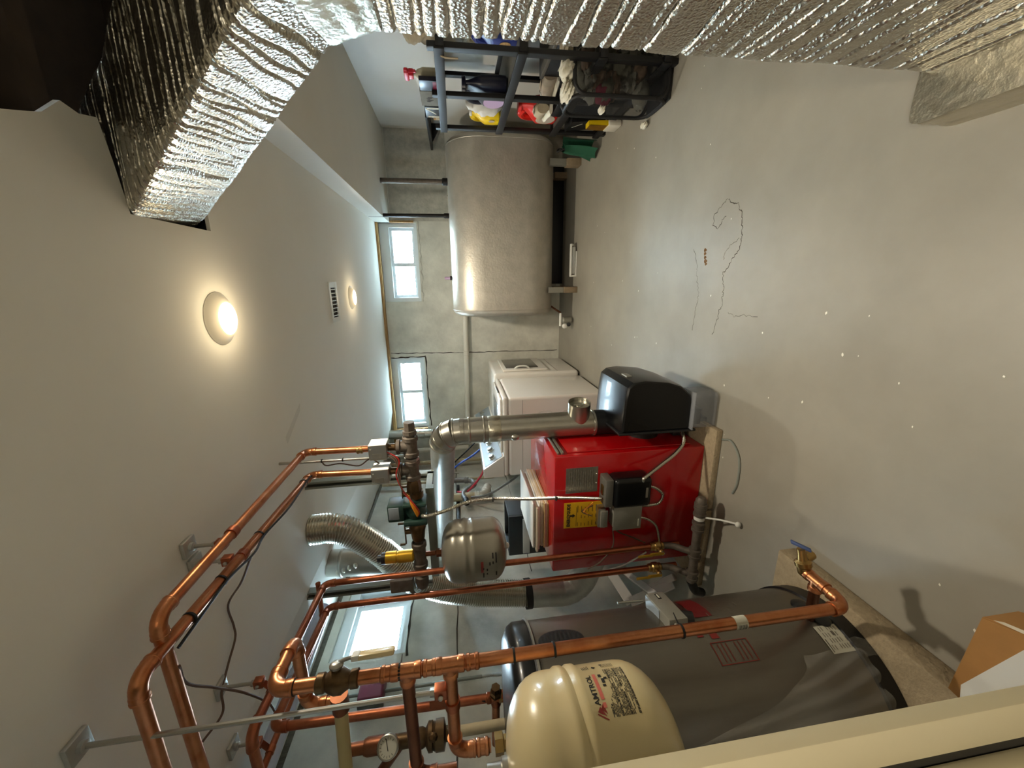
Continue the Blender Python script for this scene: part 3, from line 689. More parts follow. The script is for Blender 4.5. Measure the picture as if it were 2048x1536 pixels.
mr.grid(lambda u, v: (ex + (er + .0008) * math.cos(math.radians(-98 + 22 * u)), MY + (er + .0008) * math.sin(math.radians(-98 + 22 * u)), 1.19 - .012 * v), 5, 1).build('label_print', 'ink_red', et)
# struts
for k, (x, y, z0, lb) in enumerate(((-1.0, 1.93, 1.41, 'grey steel strut hanging from the ceiling behind the two grey zone valves'), (-1.535, 1.77, 1.44, 'grey steel strut hanging from the ceiling in front of the side window'))):
    t_ = thing('steel_strut', lb, 'strut', (x, y, z0))
    MB().box((x - .02, y + .016, z0), (x + .02, y + .02, ZC + .02)).box((x - .02, y - .02, z0), (x - .016, y + .016, ZC + .02)).box((x + .016, y - .02, z0), (x + .02, y + .016, ZC + .02)).box((x - .016, y - .02, z0), (x - .009, y - .016, ZC + .02)).box((x + .009, y - .02, z0), (x + .016, y - .016, ZC + .02)).build('channel', 'strut', t_)
    if k: MB().box((-1.50, 1.75, 1.40), (-.98, 1.79, 1.44)).build('cross_channel', 'strut', t_)
    else: MB().box((-1.02, 1.79, 1.41), (-.98, 1.93, 1.44)).build('cross_channel', 'strut', t_)

# ------------------------------------------------------------------ copper zone pipes
r1 = .0143
def pipething(lb, base): return thing('copper_pipe', lb, 'pipe', base)
zv_lab = ('grey metal zone valve on the copper drop farther from the side wall', 'grey metal zone valve on the copper drop nearer the side wall')
pa = pipething('upper copper heating pipe along the ceiling, the one held by the first hanger', (-.70, 1.66, 1.93))
pipe_run(pa, [(-.712, 1.66, 1.50), (-.705, 1.66, 1.93), (-.70, .787, 1.93), (-1.7, .787, 1.93)], r1)
coupling(pa, (-.712, 1.66, 1.70), Zv, r1, .014, 'brass')
pb = pipething('second copper heating pipe along the ceiling with black wire tied to it', (-.80, 1.66, 1.92))
pipe_run(pb, [(-.828, 1.66, 1.50), (-.815, 1.66, 1.92), (-.768, .70, 1.925), (-1.7, .685, 1.925)], r1)
for y in (1.58, 1.2, .99, .86): tie(pb, (-.768 - .047 * (y - .7) / .96, y, 1.922), Yv, r1)
MB().tube(catmull([(-.80, 1.62, 1.90), (-.80, 1.58, 1.905), (-.785, 1.35, 1.885), (-.79, 1.2, 1.904), (-.785, 1.1, 1.89), (-.78, .99, 1.904), (-.785, .86, 1.905), (-.80, .80, 1.915)], 8), .0035, 6).build('tied_wire', 'black_rubber', pb)
for x, lb in ((-.709, zv_lab[0]), (-.826, zv_lab[1])):
    t_ = thing('zone_valve', lb, 'valve', (x, MY, 1.565), 'zone valves')
    MB().rbox((x - .036, MY - .045, 1.578), (x + .032, MY + .03, 1.655), .002, 1).build('cover', 'steel', t_)
    MB().rbox((x - .038, MY - .0475, 1.58), (x - .0362, MY + .03, 1.653), .0005).box((x - .03, MY - .0462, 1.60), (x - .008, MY - .0455, 1.64)).build('data_label', 'plate_metal', t_)
    MB().ball((x + .012, MY - .046, 1.645), .004, 8, 6).build('screw', 'steel', t_)
    MB().lathe((x, MY, 1.535), Zv, [(.018, 0), (.02, .01), (.016, .014), (.016, .04), (.022, .045), (.022, .056)], 12).build('valve_body', 'bronze', t_)
# thin stainless tube between the two zone drops
t_ = thing('steel_tube', 'thin steel conduit hanging between the two copper zone drops', 'conduit', (-.775, 1.70, 1.5))
MB().cyl((-.775, 1.70, 1.50), (-.77, 1.70, ZC), .006).build('tube', 'steel', t_)
for z in (1.88, 1.79): tie(t_, (-.771, 1.70, z), Zv, .0075)
MB().tube(catmull([(-.772, 1.695, 1.88), (-.79, 1.69, 1.86), (-.785, 1.69, 1.80), (-.80, 1.685, 1.72), (-.775, 1.692, 1.67), (-.80, 1.68, 1.62)], 6), .003, 6).build('tied_wire', 'wire_brown', t_)

RY = 1.585
pc = pipething('outer copper riser in front of the red boiler with a yellow lever valve', (-1.32, RY, .16))
pipe_run(pc, [(-1.325, RY, .16), (-1.33, RY, 1.905), (-1.275, .93, 1.905), (-1.9, .93, 1.905)], r1, 'copper_red')
pd = pipething('inner copper riser nearest the side wall with a yellow lever valve', (-1.455, RY, .16))
pipe_run(pd, [(-1.455, RY, .16), (-1.46, RY, 1.905), (-1.395, 1.03, 1.905), (-1.400, 1.02, 1.19)], r1, 'copper_red')
tee(pd, (-1.400, 1.02, 1.175), Zv, (-1, 0, 0), r1, 'copper_red'); MB().cyl((-1.40, 1.02, 1.175), (-1.62, 1.02, 1.18), r1).build('pipe', 'copper', pd); MB().cyl((-1.40, 1.02, 1.165), (-1.40, 1.02, 1.115), .019, seg=6).build('heater_nipple', 'brass', pd)
MB().lathe((-1.355, 1.02, 1.175), (-1, 0, 0), [(.0, 0), (.016, 0), (.016, .02), (.022, .024), (.022, .034)], 6).build('drain_cap', 'bronze', pd)
MB().cyl((-1.385, 1.0, 1.215), (-1.34, .97, 1.225), .003, .001, 6).build('tie_tail', 'black_rubber', pd)
for p_, x in ((pc, -1.3255), (pd, -1.4555)):
    bv = MB().lathe((x, RY, .245), Zv, [(.017, 0), (.021, .004), (.021, .016), (.026, .022), (.026, .048), (.021, .054), (.021, .068), (.016, .072)], 16).cyl((x, RY, .282), (x, RY - .045, .278), .011).ball((x, RY - .045, .278), .014, 10, 8).build('ball_valve', 'brass', p_)
    MB().rbox((x - .008, RY - .062, .27), (x + .008, RY - .056, .345), .002).build('lever', 'brass_yellow', bv)
    MB().rbox((x - .006, RY - .068, .335), (x + .006, RY - .06, .41), .002).build('lever_grip', 'brass_yellow', bv)
    MB().lathe((x, RY - .048, .278), (0, -1, 0), [(.0105, 0), (.0105, .013), (.001, .014)], 6).build('lever_nut', 'steel', bv)
# low return pipe along the boiler foot
rt = thing('return_pipe', 'dark iron return pipe lying low along the foot of the red boiler', 'pipe', (-1.25, 1.53, .12))
zr = .115; yr = 1.51
MB().cyl((-1.50, yr, zr), (-1.06, yr, zr), .021).build('pipe', 'iron', rt)
for x in (-1.09, -1.175, -1.33, -1.46): MB().lathe((x, yr, zr), Xv, [(.021, -.028), (.03, -.024), (.03, -.012), (.026, -.01), (.026, .01), (.03, .012), (.03, .024), (.021, .028)], 14).build('fitting', 'iron', rt)
MB().lathe((-1.125, yr, zr), Xv, [(.022, -.012), (.025, -.01), (.025, .01), (.022, .012)], 14).build('white_tag', 'white_plastic', rt)
for x in (-1.3255, -1.4555): MB().tube(catmull([(x, RY, .25), (x, RY - .012, .20), (x, yr + .022, .15), (x, yr, zr)], 5), .0165, 12).build('riser_bend', 'iron', rt)
MB().lathe((-1.065, yr, zr), Xv, [(.021, 0), (.03, .003), (.03, .018), (.026, .02), (.026, .036), (.016, .05), (.001, .054)], 14).build('end_cap', 'iron', rt)
MB().tube(catmull([(-1.115, yr - .02, zr - .01), (-1.10, yr - .07, .055), (-1.085, yr - .13, .016)], 6), .0045, 8).build('drain_tube', 'white_plastic', rt)
MB().ball((-1.085, yr - .135, .016), (.014, .012, .013)).build('tube_end', 'white_plastic', rt)
MB().tube(catmull([(-1.50, yr, zr), (-1.56, yr - .0, zr - .03), (-1.60, yr + .02, .03)], 5), .022, 12).build('end_bend', 'iron_black', rt)
# wall side pipes in the pocket
pg = pipething('thin copper pipe branching off the outer riser and running along the side wall pocket', (-1.52, 1.6, 1.94))
pipe_run(pg, [(-1.335, 1.60, 1.94), (-1.545, 1.60, 1.945), (-1.52, .55, 1.945)], .011, 'copper_red')
t_ = thing('pvc_pipe', 'wide white plastic pipe lying high along the side wall pocket', 'pipe', (-1.7, 1.6, 2.03))
MB().cyl((-1.685, 1.82, 2.03), (-1.745, .6, 2.03), .040, seg=24).build('pipe', 'pvc_blue', t_)
MB().cyl((-1.70, 1.48, 2.03), (-1.702, 1.44, 2.03), .0435, seg=24).build('coupling', 'pvc_blue', t_)
# ceiling hangers
def hanger(x, y, z1, zc, lb, cx=None, pr_=r1, ax=Yv):
    t_ = thing('pipe_hanger', lb, 'hanger', (x, y, zc))
    MB().rbox((x - .026, y - .026, zc - .012), (x + .026, y + .026, zc - .0005), .003).build('base_plate', 'galv_dull', t_)
    MB().lathe((x, y, zc - .007), (0, 0, -1), [(.012, 0), (.012, .014), (.008, .016)], 12).build('rod_socket', 'galv_dull', t_)
    MB().cyl((x, y, zc - .007), (x, y, z1 + .02), .0055, seg=10).build('rod', 'steel', t_)
    MB().lathe((x, y, z1 + .034), (0, 0, -1), [(.0095, 0), (.0095, .01)], 6).build('rod_nut', 'steel', t_)
    p = V((x if cx is None else cx[0], y if cx is None else cx[1], z1 if cx is None else cx[2]))
    q = V((x, y, z1)); a = V(ax).normalized(); ring = []
    dd = q - p; dd = dd - a * dd.dot(a); dd = dd.normalized() if dd.length > .004 else V((0, 0, 1))
    MB().lathe(p - a * .011, a, [(pr_ * 1.02, 0), (pr_ * 1.22, 0), (pr_ * 1.22, .022), (pr_ * 1.02, .022)], 18).build('clamp_band', 'copper_red', t_)
    c = (p + dd * pr_ + q) / 2; up = V((0, 0, 1))
    MB().rbox((q.x - .014, q.y - .012, z1 - .004), (q.x + .014, q.y + .012, z1 + .024), .002).build('clamp_block', 'copper_red', t_)
    if (q - p).length > .03:
        s_ = dd.cross(a)
        for k in (-1, 1): MB().obox(p + dd * (pr_ + (q - p).length * .5 - .004), ((q - p).length, .022, .003), (dd, a, s_)).build('clamp_lug', 'copper_red', t_)
    MB().ball(q + V((.0, -.016, .01)), .006, 6, 5).build('clamp_bolt', 'steel', t_)
    return t_
hanger(-.735, 1.09, 1.955, ZC, 'short ceiling hanger with square plate holding the upper copper heating pipe', (-.7005, 1.09, 1.93))
hanger(-.80, 1.10, 1.955, ZC, 'short ceiling hanger holding the second copper heating pipe with the black wire', (-.7875, 1.10, 1.9225))
hanger(-.905, .691, 1.315, ZC, 'long steel ceiling rod clamped to the level copper branch by the cream tank', (-.945, .69, 1.30), r1, Xv)
hanger(-1.25, 1.073, 1.93, ZC, 'ceiling hanger with diamond plate holding the outer copper riser', (-1.287, 1.073, 1.905))
hanger(-1.49, 1.06, 1.97, ZC, 'ceiling hanger holding the thin copper pipe along the side wall', (-1.532, 1.06, 1.945), .011)
# loose ceiling wires
single(MB().tube(catmull([(-.795, 1.10, 1.90), (-.93, 1.16, 1.98), (-1.03, 1.18, 2.048), (-1.12, 1.185, 2.05), (-1.16, 1.17, 2.045), (-1.21, 1.12, 2.05), (-1.25, 1.06, 2.045), (-1.29, 1.02, 2.03), (-1.3, .95, 2.05)], 8), .0035, 6), 'ceiling_wire', 'wire_brown', 'loose dark wire sagging under the ceiling past the diamond hanger plate', 'wire')
single(MB().tube(catmull([(-.84, .79, 1.915), (-.95, .84, 1.95), (-1.08, .93, 1.96), (-1.22, 1.02, 1.955), (-1.36, 1.09, 1.94), (-1.42, 1.10, 1.93)], 8), .0035, 6), 'ceiling_wire', 'wire_brown', 'loose brown wire strung level between the two pairs of copper pipes', 'wire')

# ------------------------------------------------------------------ water heater on its pad
t_ = thing('concrete_pad', 'tan rough concrete pad under the steel water heater', 'pad', (-1.35, .8, 0))
MB().rbox((-1.80, .47, 0), (-.995, 1.10, .075), .008).build('slab', 'pad_block', t_)
hx, hy, hr = -1.33, .85, .29
wh = thing('water_heater', 'tall grey steel water heater with black base and red label behind the copper drop', 'water heater', (hx, hy, .076))
def hp(a, z, d=.001): a = math.radians(a); return (hx + (hr + d) * math.cos(a), hy + (hr + d) * math.sin(a), z)
def hpatch(a0, a1, z0, z1, d=.001, n=10): return MB().grid(lambda u, v: hp(a0 + (a1 - a0) * u, z0 + (z1 - z0) * v, d), n, 1)
MB().lathe((hx, hy, .076), Zv, [(hr - .015, 0), (hr + .004, .0), (hr + .006, .05), (hr, .056)], 64).build('base_ring', 'black_plastic', wh)
MB().lathe((hx, hy, .13), Zv, [(hr, 0), (hr, .93)], 64).build('jacket', 'heater_steel', wh)
MB().lathe((hx, hy, 1.06), Zv, [(hr + .002, 0), (hr + .005, .004), (hr + .005, .012), (hr + .002, .016), (hr + .002, .05), (hr - .01, .07), (hr - .04, .085), (.05, .10), (.001, .10)], 64).build('top_cap', 'black_gloss', wh)
MB().lathe((hx, hy, 1.062), Zv, [(hr + .004, 0), (hr + .010, .003), (hr + .010, .007), (hr + .004, .010)], 64, False).build('cap_trim', 'steel', wh)
vt = MB()
for k in range(9):
    a0 = 1.2; a1 = 15; zz = .925 + k * .0135; e = math.sqrt(max(0, 1 - ((k - 4) / 4.8) ** 2)) * 6.9; c = 8.1
    vt.grid(lambda u, v: hp(c - e + 2 * e * u, zz + .0075 * v, .006), 6, 1)
vt.build('vent_slots', 'dark_void', wh)
MB().grid(lambda u, v: hp(8.1 + 8.4 * math.cos(2 * PI * u) * (1 - v * .9), .983 + .07 * math.sin(2 * PI * u) * (1 - v * .9), .004), 32, 2).build('vent_surround', 'black_plastic', wh)
hpatch(11, 36, .478, .538).build('red_label', 'heater_red', wh)
mb = MB()
for k, (a0, a1, z0, z1) in enumerate(((-3, 6, .556, .575), (9, 14, .545, .575), (-5, 4, .512, .535), (-6, 0, .51, .511))): mb.grid(lambda u, v: hp(a0 + (a1 - a0) * u, z0 + (z1 - z0) * v, .0012), 6, 1)
mb.build('label_print', 'ink_red', wh)
mb = MB()
for k in range(26):
    a0 = rnd.uniform(-5, 18); z0 = rnd.uniform(.36, .50); mb.grid(lambda u, v: hp(a0 + rnd.uniform(0, .0) + 5 * u, z0 + .0022 * v, .0012), 3, 1)
mb.build('label_text', 'ink_grey', wh)
bx = MB()
for a0, a1, z0, z1 in ((-19, -7, .5485, .551), (-19, -7, .434, .4365), (-7.4, -7, .434, .551), (-19.2, -18.8, .434, .551)): bx.grid(lambda u, v: hp(a0 + (a1 - a0) * u, z0 + (z1 - z0) * v, .0014), 6, 1)
for k in range(7):
    z0 = .45 + k * .0135
    if k != 3: bx.grid(lambda u, v: hp(-18 + rnd.random() * 0 + 10 * u, z0 + .002 * v, .0014), 6, 1)
bx.build('warning_frame', 'ink_red', wh)
tg = hpatch(-22, -6.8, .112, .204, .0016).build('rating_label', 'white_label', wh)
mb = MB()
for k in range(9):
    for s_ in range(4):
        a0 = -20.5 + s_ * 3.4 + rnd.uniform(0, .6); z0 = .122 + k * .0086
        if rnd.random() < .7: mb.grid(lambda u, v: hp(a0 + 2.4 * u, z0 + .0022 * v, .0022), 2, 1)
mb.grid(lambda u, v: hp(-21.3 + 7 * u, .197 + .0035 * v, .0022), 3, 1)
mb.grid(lambda u, v: hp(-13 + 2.6 * u, .155 + .009 * v, .0022), 2, 1)
mb.build('label_print', 'ink_grey', tg)
for z, a in ((.17, 9), (.155, -3)): MB().lathe(hp(a, z, -.002), hp(a, z, 1)[0:2] and (math.cos(math.radians(a)), math.sin(math.radians(a)), 0), [(.026, 0), (.026, .008), (.018, .012), (.001, .012)], 20).build('element_cover', 'black_plastic', wh)
# loose protective film peeling off the jacket
def film(u, v):
    a = -21 - 27 * u; zt = .31 + .42 * u - .10 * math.sin(PI * u); z = .12 + (zt - .12) * v
    d = .006 + .012 * abs(math.sin(5 * u + 4 * v)) + (.03 * (1 - abs(u - .5) * 1.6) * v * v) + .006 * math.sin(17 * u - 9 * v)
    return hp(a, z, d)
MB().grid(film, 26, 20).build('loose_film', 'film', wh, 60)
MB().grid(lambda u, v: hp(-17 - 9 * u, .10 + .05 * v - .02 * u, .012 + .016 * math.sin(6 * u + 3 * v) ** 2), 10, 6).build('film_flap', 'film', wh, 60)
# grey control box on the heater's side
sb = thing('sensor_box', 'grey steel control box sticking out from the water heater', 'control box', (-1.02, .97, .58))
a = math.radians(14); rad = V((math.cos(a), math.sin(a), 0)); tan = V((-math.sin(a), math.cos(a), 0)); c = V((hx, hy, .60)) + rad * (hr + .037) + tan * .02
c = V((-1.047, .940, .618)); rad = V((.97, .24, 0)); tan = V((-.24, .97, 0))
MB().obox(c, (.052, .15, .062), (rad, tan, (0, 0, 1)), .003, 2).build('cover', 'grey_box', sb)
MB().obox(c + V((0, 0, .032)) + tan * .03, (.042, .09, .002), (rad, tan, (0, 0, 1)), .0005).build('top_plate', 'panel_silver', sb)
MB().obox(c + rad * .0265 + tan * .05 - V((0, 0, .0)), (.001, .03, .012), (rad, tan, (0, 0, 1)), .0002).build('badge', 'black_plastic', sb)
MB().obox(c + rad * .0273 + tan * .05 - V((0, 0, .0)), (.001, .02, .005), (rad, tan, (0, 0, 1)), .0002).build('badge_print', 'white_label', sb)
for k in (-1, 1): MB().ball(c - tan * .076 + rad * .012 * k + V((0, 0, .012 * k)), .006, 8, 6).build('screw', 'steel', sb)
MB().cyl(c + V((.0, 0, -.031)) - tan * .04, c + V((0, 0, -.062)) - tan * .05, .026, .024, 20).build('immersion_well', 'black_plastic', sb)
MB().cyl(c + tan * .08 + V((0, 0, .04)), c + tan * .085 + V((0, 0, .13)), .004).build('rod', 'steel', sb)

# ------------------------------------------------------------------ copper drop beside the water heater
XH, YH = -.83, .69
ph = pipething('long copper drop in front of the water heater, tied with black cable ties', (XH, YH, .28))
pipe_run(ph, [(XH, YH + .085, .272), (XH, YH, .275), (XH, YH, 1.675), (-.845, .825, 1.68), (-1.06, .825, 1.68), (-1.06, .825, 1.60)], r1, 'copper')
t1 = tee(ph, (XH, YH, 1.395), Zv, (-1, 0, 0), r1); t2 = tee(ph, (XH, YH, 1.30), Zv, (-1, 0, 0), r1)
for z in (1.435, 1.345, 1.25): coupling(ph, (XH, YH, z), Zv, r1, .016)
pipe_run(ph, [(XH - .03, YH, 1.395), (-1.16, YH, 1.395), (-1.16, YH, 1.30)], r1, 'copper_dark')
pipe_run(ph, [(XH - .03, YH, 1.30), (-1.10, YH, 1.30), (-1.10, YH, 1.215)], r1, 'copper')
coupling(ph, (-1.10, YH, 1.235), Zv, r1 * 1.08, .016)
pipe_run(ph, [(-1.10, YH, 1.16), (-1.10, YH, 1.04), (-.975, .585, 1.04)], r1 * .9, 'copper_dark')
MB().lathe((-1.10, YH, 1.205), (0, 0, -1), [(.024, 0), (.024, .02), (.017, .022), (.017, .05)], 6).build('union', 'brass', ph)
for z, tl in ((1.155, (0, 1, .2)), (1.41, (0, 1, 0)), (1.06, None), (.74, (.4, 1, 0)), (1.63, None)): tie(ph, (XH, YH, z), Zv, r1, tail=tl)
VZ = 1.542
vb = MB().lathe((XH, YH, VZ), Zv, [(r1, -.046), (.019, -.044), (.019, -.030), (.016, -.028), (.02, -.020), (.0265, -.010), (.0265, .004), (.022, .014), (.017, .022), (.020, .026), (.020, .040), (r1, .043)], 20).cyl((XH, YH, VZ), (XH + .03, YH + .008, VZ), .010).build('ball_valve', 'bronze', ph)
MB().lathe((XH + .03, YH + .008, VZ), (1, .3, 0), [(.004, -.002), (.013, -.002), (.015, .004), (.012, .008), (.006, .010), (.001, .010)], 14).build('valve_nut', 'steel', vb)
MB().tube([(XH + .036, YH + .012, VZ - .004), (XH + .038, YH + .016, VZ - .018), (XH + .037, YH + .020, VZ - .032)], .004, 8).build('lever', 'steel', vb)
la = ((.95, .3, 0), (-.3, .95, 0), (.03, .01, -1))
MB().obox((XH + .036, YH + .022, 1.466), (.012, .022, .090), la, .004, 2).build('lever_grip', 'cream', vb)
MB().obox((XH + .0358, YH + .022, 1.504), (.0128, .0228, .018), la, .003, 2).build('lever_tag', 'white_plastic', vb)
MB().lathe((XH, YH, .585), Zv, [(r1 + .0006, -.016), (r1 + .0006, .016)], 20, False).build('barcode_sticker', 'white_label', ph)
mb = MB()
for k in range(9):
    a0 = -150 + k * 0
    mb.grid(lambda u, v: (XH + (r1 + .0010) * math.cos(math.radians(-135 + 70 * u)), YH + (r1 + .0010) * math.sin(math.radians(-135 + 70 * u)), .574 + k * .0026 + (.0008 + .0008 * (k % 3 == 0)) * v), 6, 1)
mb.build('barcode', 'ink', ph)
tee(ph, (XH, YH + .09, .272), Yv, (-1, 0, 0), r1); MB().cyl((XH, YH + .09, .272), (hx + hr - .01, hy + .0, .18), r1).build('pipe', 'copper_dark', ph)
sy_ = YH + .125; sz_ = .272
MB().cyl((XH, YH + .10, sz_), (XH, sy_, sz_), r1 * 1.1).build('spigot_stub', 'copper', ph)
sp = MB().lathe((XH - .01, sy_, sz_), (1, .25, .15), [(.013, 0), (.018, .008), (.018, .026), (.022, .03), (.022, .042), (.014, .048), (.011, .066), (.011, .08)], 14).lathe((XH + .035, sy_ + .012, sz_ - .002), (.2, .3, -1), [(.012, 0), (.014, .018), (.014, .03), (.010, .031)], 14).build('drain_spigot', 'brass', ph)
MB().obox((XH + .074, sy_ + .022, sz_ + .010), (.011, .052, .008), ((.9, .25, .15), (.15, .55, .55), (-.1, -.6, .7)), .003, 2).build('spigot_handle', 'blue_handle', sp)
# yellow drop pipe continuing from the loop
t_ = thing('yellow_pipe', 'dull yellow plastic pipe leaving the copper loop towards the side wall', 'pipe', (-1.08, .825, 1.6))
MB().cyl((-1.06, .825, 1.60), (-1.75, .835, 1.64), .017).build('pipe', 'yellow_pipe', t_); MB().lathe((-1.06, .825, 1.60), (-1, 0, 0), [(.022, -.02), (.022, .03), (.0175, .032)], 14).build('adapter', 'copper_dark', t_)

# ------------------------------------------------------------------ cream tank near the camera
tx, ty, tr = -.87, .50, .14
tk = thing('expansion_tank', 'cream expansion tank with printed label beside the long copper drop', 'tank', (tx, ty, .87))
MB().lathe((tx, ty, .872), Zv, tank_prof(tr, .872, 1.195, .085, (.180, .205)), 64).build('vessel', 'cream', tk, 40)
MB().lathe((tx, ty, 1.193), Zv, [(.022, -.01), (.022, .012), (.016, .014), (.016, .04), (.001, .041)], 16).build('top_port', 'steel', tk)
def tp(a, z, d=.0006): a = math.radians(a); return (tx + (tr + d) * math.cos(a), ty + (tr + d) * math.sin(a), z)
D2 = tr * math.radians(1)
W_ = text_w('AMTROL', .03)
text_on('AMTROL', .03, lambda x, y: tp(-4.5 + x / W_ * 25.2, 1.027 + y * .46), .0006).build('lettering', 'ink', tk)
mb = MB().grid(lambda u, v: tp(-1 + 22.5 * u, 1.0165 + .0065 * v), 12, 1).grid(lambda u, v: tp(-6.5 + 3.5 * u, 1.017 + .006 * v), 2, 1)
mb.build('label_bar', 'ink_pink', tk)
mb = MB()
def tri(a0, z0, a1, z1, a2, z2, mb): mb.quad(tp(a0, z0), tp(a1, z1), tp(a2, z2))
tri(-8.5, 1.036, -5.2, 1.0295, -11.5, 1.022, mb); tri(-6.8, 1.0285, -3.2, 1.0225, -10.5, 1.0195, mb)
mb.quad(tp(-10.0, 1.0375), tp(-9.2, 1.0365), tp(-13.5, 1.0195), tp(-14.3, 1.0205)).build('label_logo', 'ink_red', tk)
mb = MB(); rl = random.Random(4)
for k in range(20):
    zz = .9595 + k * .0026; a = -13; end = 26 if k < 15 else 2 - (k - 15) * 1.5
    while a < end:
        w_ = rl.uniform(.8, 4.5)
        if rl.random() < .88: 
            a_, b_ = a, min(a + w_, end); mb.grid(lambda u, v: tp(a_ + (b_ - a_) * u, zz + (.0013 if k % 6 else .002) * v), 2, 1)
        a += w_ + rl.uniform(.2, .7)
for k in range(9):
    zz = .972 + k * .0028; mb.grid(lambda u, v: tp(29 + 6 * u, zz + .0009 * v), 2, 1)
for k in range(5): mb.grid(lambda u, v: tp(29 + rl.uniform(3, 7) * u, 1.022 + k * .003 + .0012 * v), 2, 1)
mb.quad(tp(29, 1.012), tp(31, 1.016), tp(33, 1.013), tp(31, 1.007)); mb.quad(tp(33, .995), tp(34.5, .998), tp(35.5, .995), tp(34, .991))
for a0, a1, z0 in ((17.5, 20.5, 1.006), (11.5, 16, 1.003), (8.6, 10.4, 1.004), (15, 17, .997)): mb.grid(lambda u, v: tp(a0 + (a1 - a0) * u, z0 + .006 * v), 3, 1)
mb.build('label_print', 'ink', tk)

# ------------------------------------------------------------------ things on and by the side wall
t_ = thing('gauge_assembly', 'brass feed valve and round dial gauge on old pipework by the side wall', 'gauge', (-1.32, .87, 1.3))
gx, gy = -1.33, .885
MB().cyl((gx, gy, 1.62), (gx, gy, 1.50), .017).lathe((gx, gy, 1.55), Zv, [(.017, -.03), (.024, -.026), (.024, .02), (.02, .03)], 12).build('pipe', 'copper_dark', t_)
MB().cyl((gx, gy, 1.47), (gx - .2, gy, 1.60), .015).build('branch_pipe', 'copper_dark', t_)
MB().lathe((gx, gy, 1.50), (0, 0, -1), [(.016, 0), (.02, .01), (.02, .05), (.027, .06), (.027, .09), (.022, .1)], 14).build('feed_valve', 'bronze', t_)
MB().lathe((gx, gy, 1.40), (0, 0, -1), [(.024, 0), (.038, .008), (.038, .02), (.034, .022), (.04, .03), (.04, .055), (.02, .06), (.018, .10)], 20).build('regulator_bell', 'bronze', t_)
MB().lathe((gx + .025, gy - .02, 1.372), (.78, -.55, .3), [(.012, 0), (.012, .02), (.006, .026)], 8).build('regulator_screw', 'bronze', t_)
gd = V((.72, -.66, .1)).normalized(); gc = V((gx + .03, gy - .03, 1.505))
dl = MB().lathe(gc, gd, [(.0305, -.012), (.0305, .004), (.0275, .006), (.0265, .002)], 32, False).build('dial_case', 'steel', t_)
MB().lathe(gc, gd, [(.0265, .0), (.0265, .001), (.001, .0012)], 32).build('dial_face', 'white_label', dl)
gu = gd.cross(V((0, 0, 1))).normalized(); gv = gu.cross(gd)
MB().obox(gc + gd * .0022 + gu * -.006 + gv * .002, (.030, .0022, .0006), (gu * .96 - gv * .25, gv, gd), .0002).build('needle', 'ink', dl)
mb = MB()
for k in range(13):
    a = math.radians(-40 + k * 22); e = gu * math.cos(a) + gv * math.sin(a); mb.obox(gc + gd * .0018 + e * .021, (.005, .0012, .0003), (e, gd.cross(e), gd), .0001)
mb.build('dial_marks', 'ink', dl)
MB().cyl((gx, gy, 1.30), (gx, gy, 1.10), .015).build('lagged_pipe', 'pvc_old', t_)
t_ = thing('emergency_switch', 'maroon box on a vertical metal conduit fixed to the side wall', 'switch', (X0, 1.77, 1.8))
MB().rbox((X0 + .001, 1.635, 1.735), (X0 + .085, 1.775, 1.865), .012, 3).build('cover', 'maroon_box', t_)
MB().rbox((X0 + .02, 1.625, 1.73), (X0 + .06, 1.635, 1.865), .004).build('switch_plate', 'grey_dark', t_)
MB().cyl((X0 + .03, 1.705, 1.865), (X0 + .03, 1.705, 2.12), .009).cyl((X0 + .03, 1.705, 1.735), (X0 + .03, 1.705, 1.2), .009).build('conduit', 'strut', t_)
cable('conduit_tail', [(X0 + .03, 1.705, 1.2), (X0 + .06, 1.68, 1.12), (-1.75, 1.35, 1.10), (-1.6, 1.05, 1.13)], .008, 'galv_dull', t_, .012)
# flexible intake duct and rigid vent
FP = [(-1.25, 1.90, 2.06)] + [(.94 * a, .94 * b_, 1.25 + .94 * (c_ - 1.25)) for a, b_, c_ in [(-1.33, 2.02, 2.06), (-1.33, 2.02, 2.0), (-1.37, 2.02, 1.90), (-1.51, 2.03, 1.76), (-1.70, 2.03, 1.60), (-1.83, 2.04, 1.43), (-1.90, 2.04, 1.22), (-1.915, 2.02, 1.02), (-1.92, 2.0, .88)][1:]]
t_ = thing('flexible_duct', 'ribbed silver flexible duct curving down from the ceiling behind the grey tank', 'duct', (-1.5, 2.02, .5))
pts = catmull(FP, 34); coil(pts, .074, .0135, .0035, 28).build('ribbed_hose', 'alu', t_, 60)
MB().lathe((-1.805, 1.88, .92), (0, 0, -1), [(.084, 0), (.084, .035), (.08, .04)], 28, False).build('clamp_band', 'iron_black', t_)
MB().cyl((-1.805, 1.88, .89), (-1.812, 1.88, .77), .080, seg=28).build('sleeve', 'galv_dull', t_)
arc = bend((-1.825, 1.88, .59), (-1.812, 1.88, .9), (-1.5, 1.88, .47), .15, 5)[0]
for i in range(len(arc) - 1):
    k = (arc[i + 1] - arc[i]).normalized(); MB().cyl(arc[i] - k * .012, arc[i + 1] + k * .012, .080 + .001 * (i % 2), seg=28).build('elbow_gore', 'galv_dull', t_)
MB().cyl((-1.812, 1.88, .78), arc[0], .081, seg=28).build('elbow_collar', 'galv_dull', t_)
MB().cyl(arc[-1], V((-1.466, 1.88, .457)), .080, seg=28).build('boiler_stub', 'galv_dull', t_)
t_ = thing('rigid_duct', 'smooth galvanised round duct beside the flexible duct, passing up through the ceiling edge', 'duct', (-1.82, 2.3, 2.0))
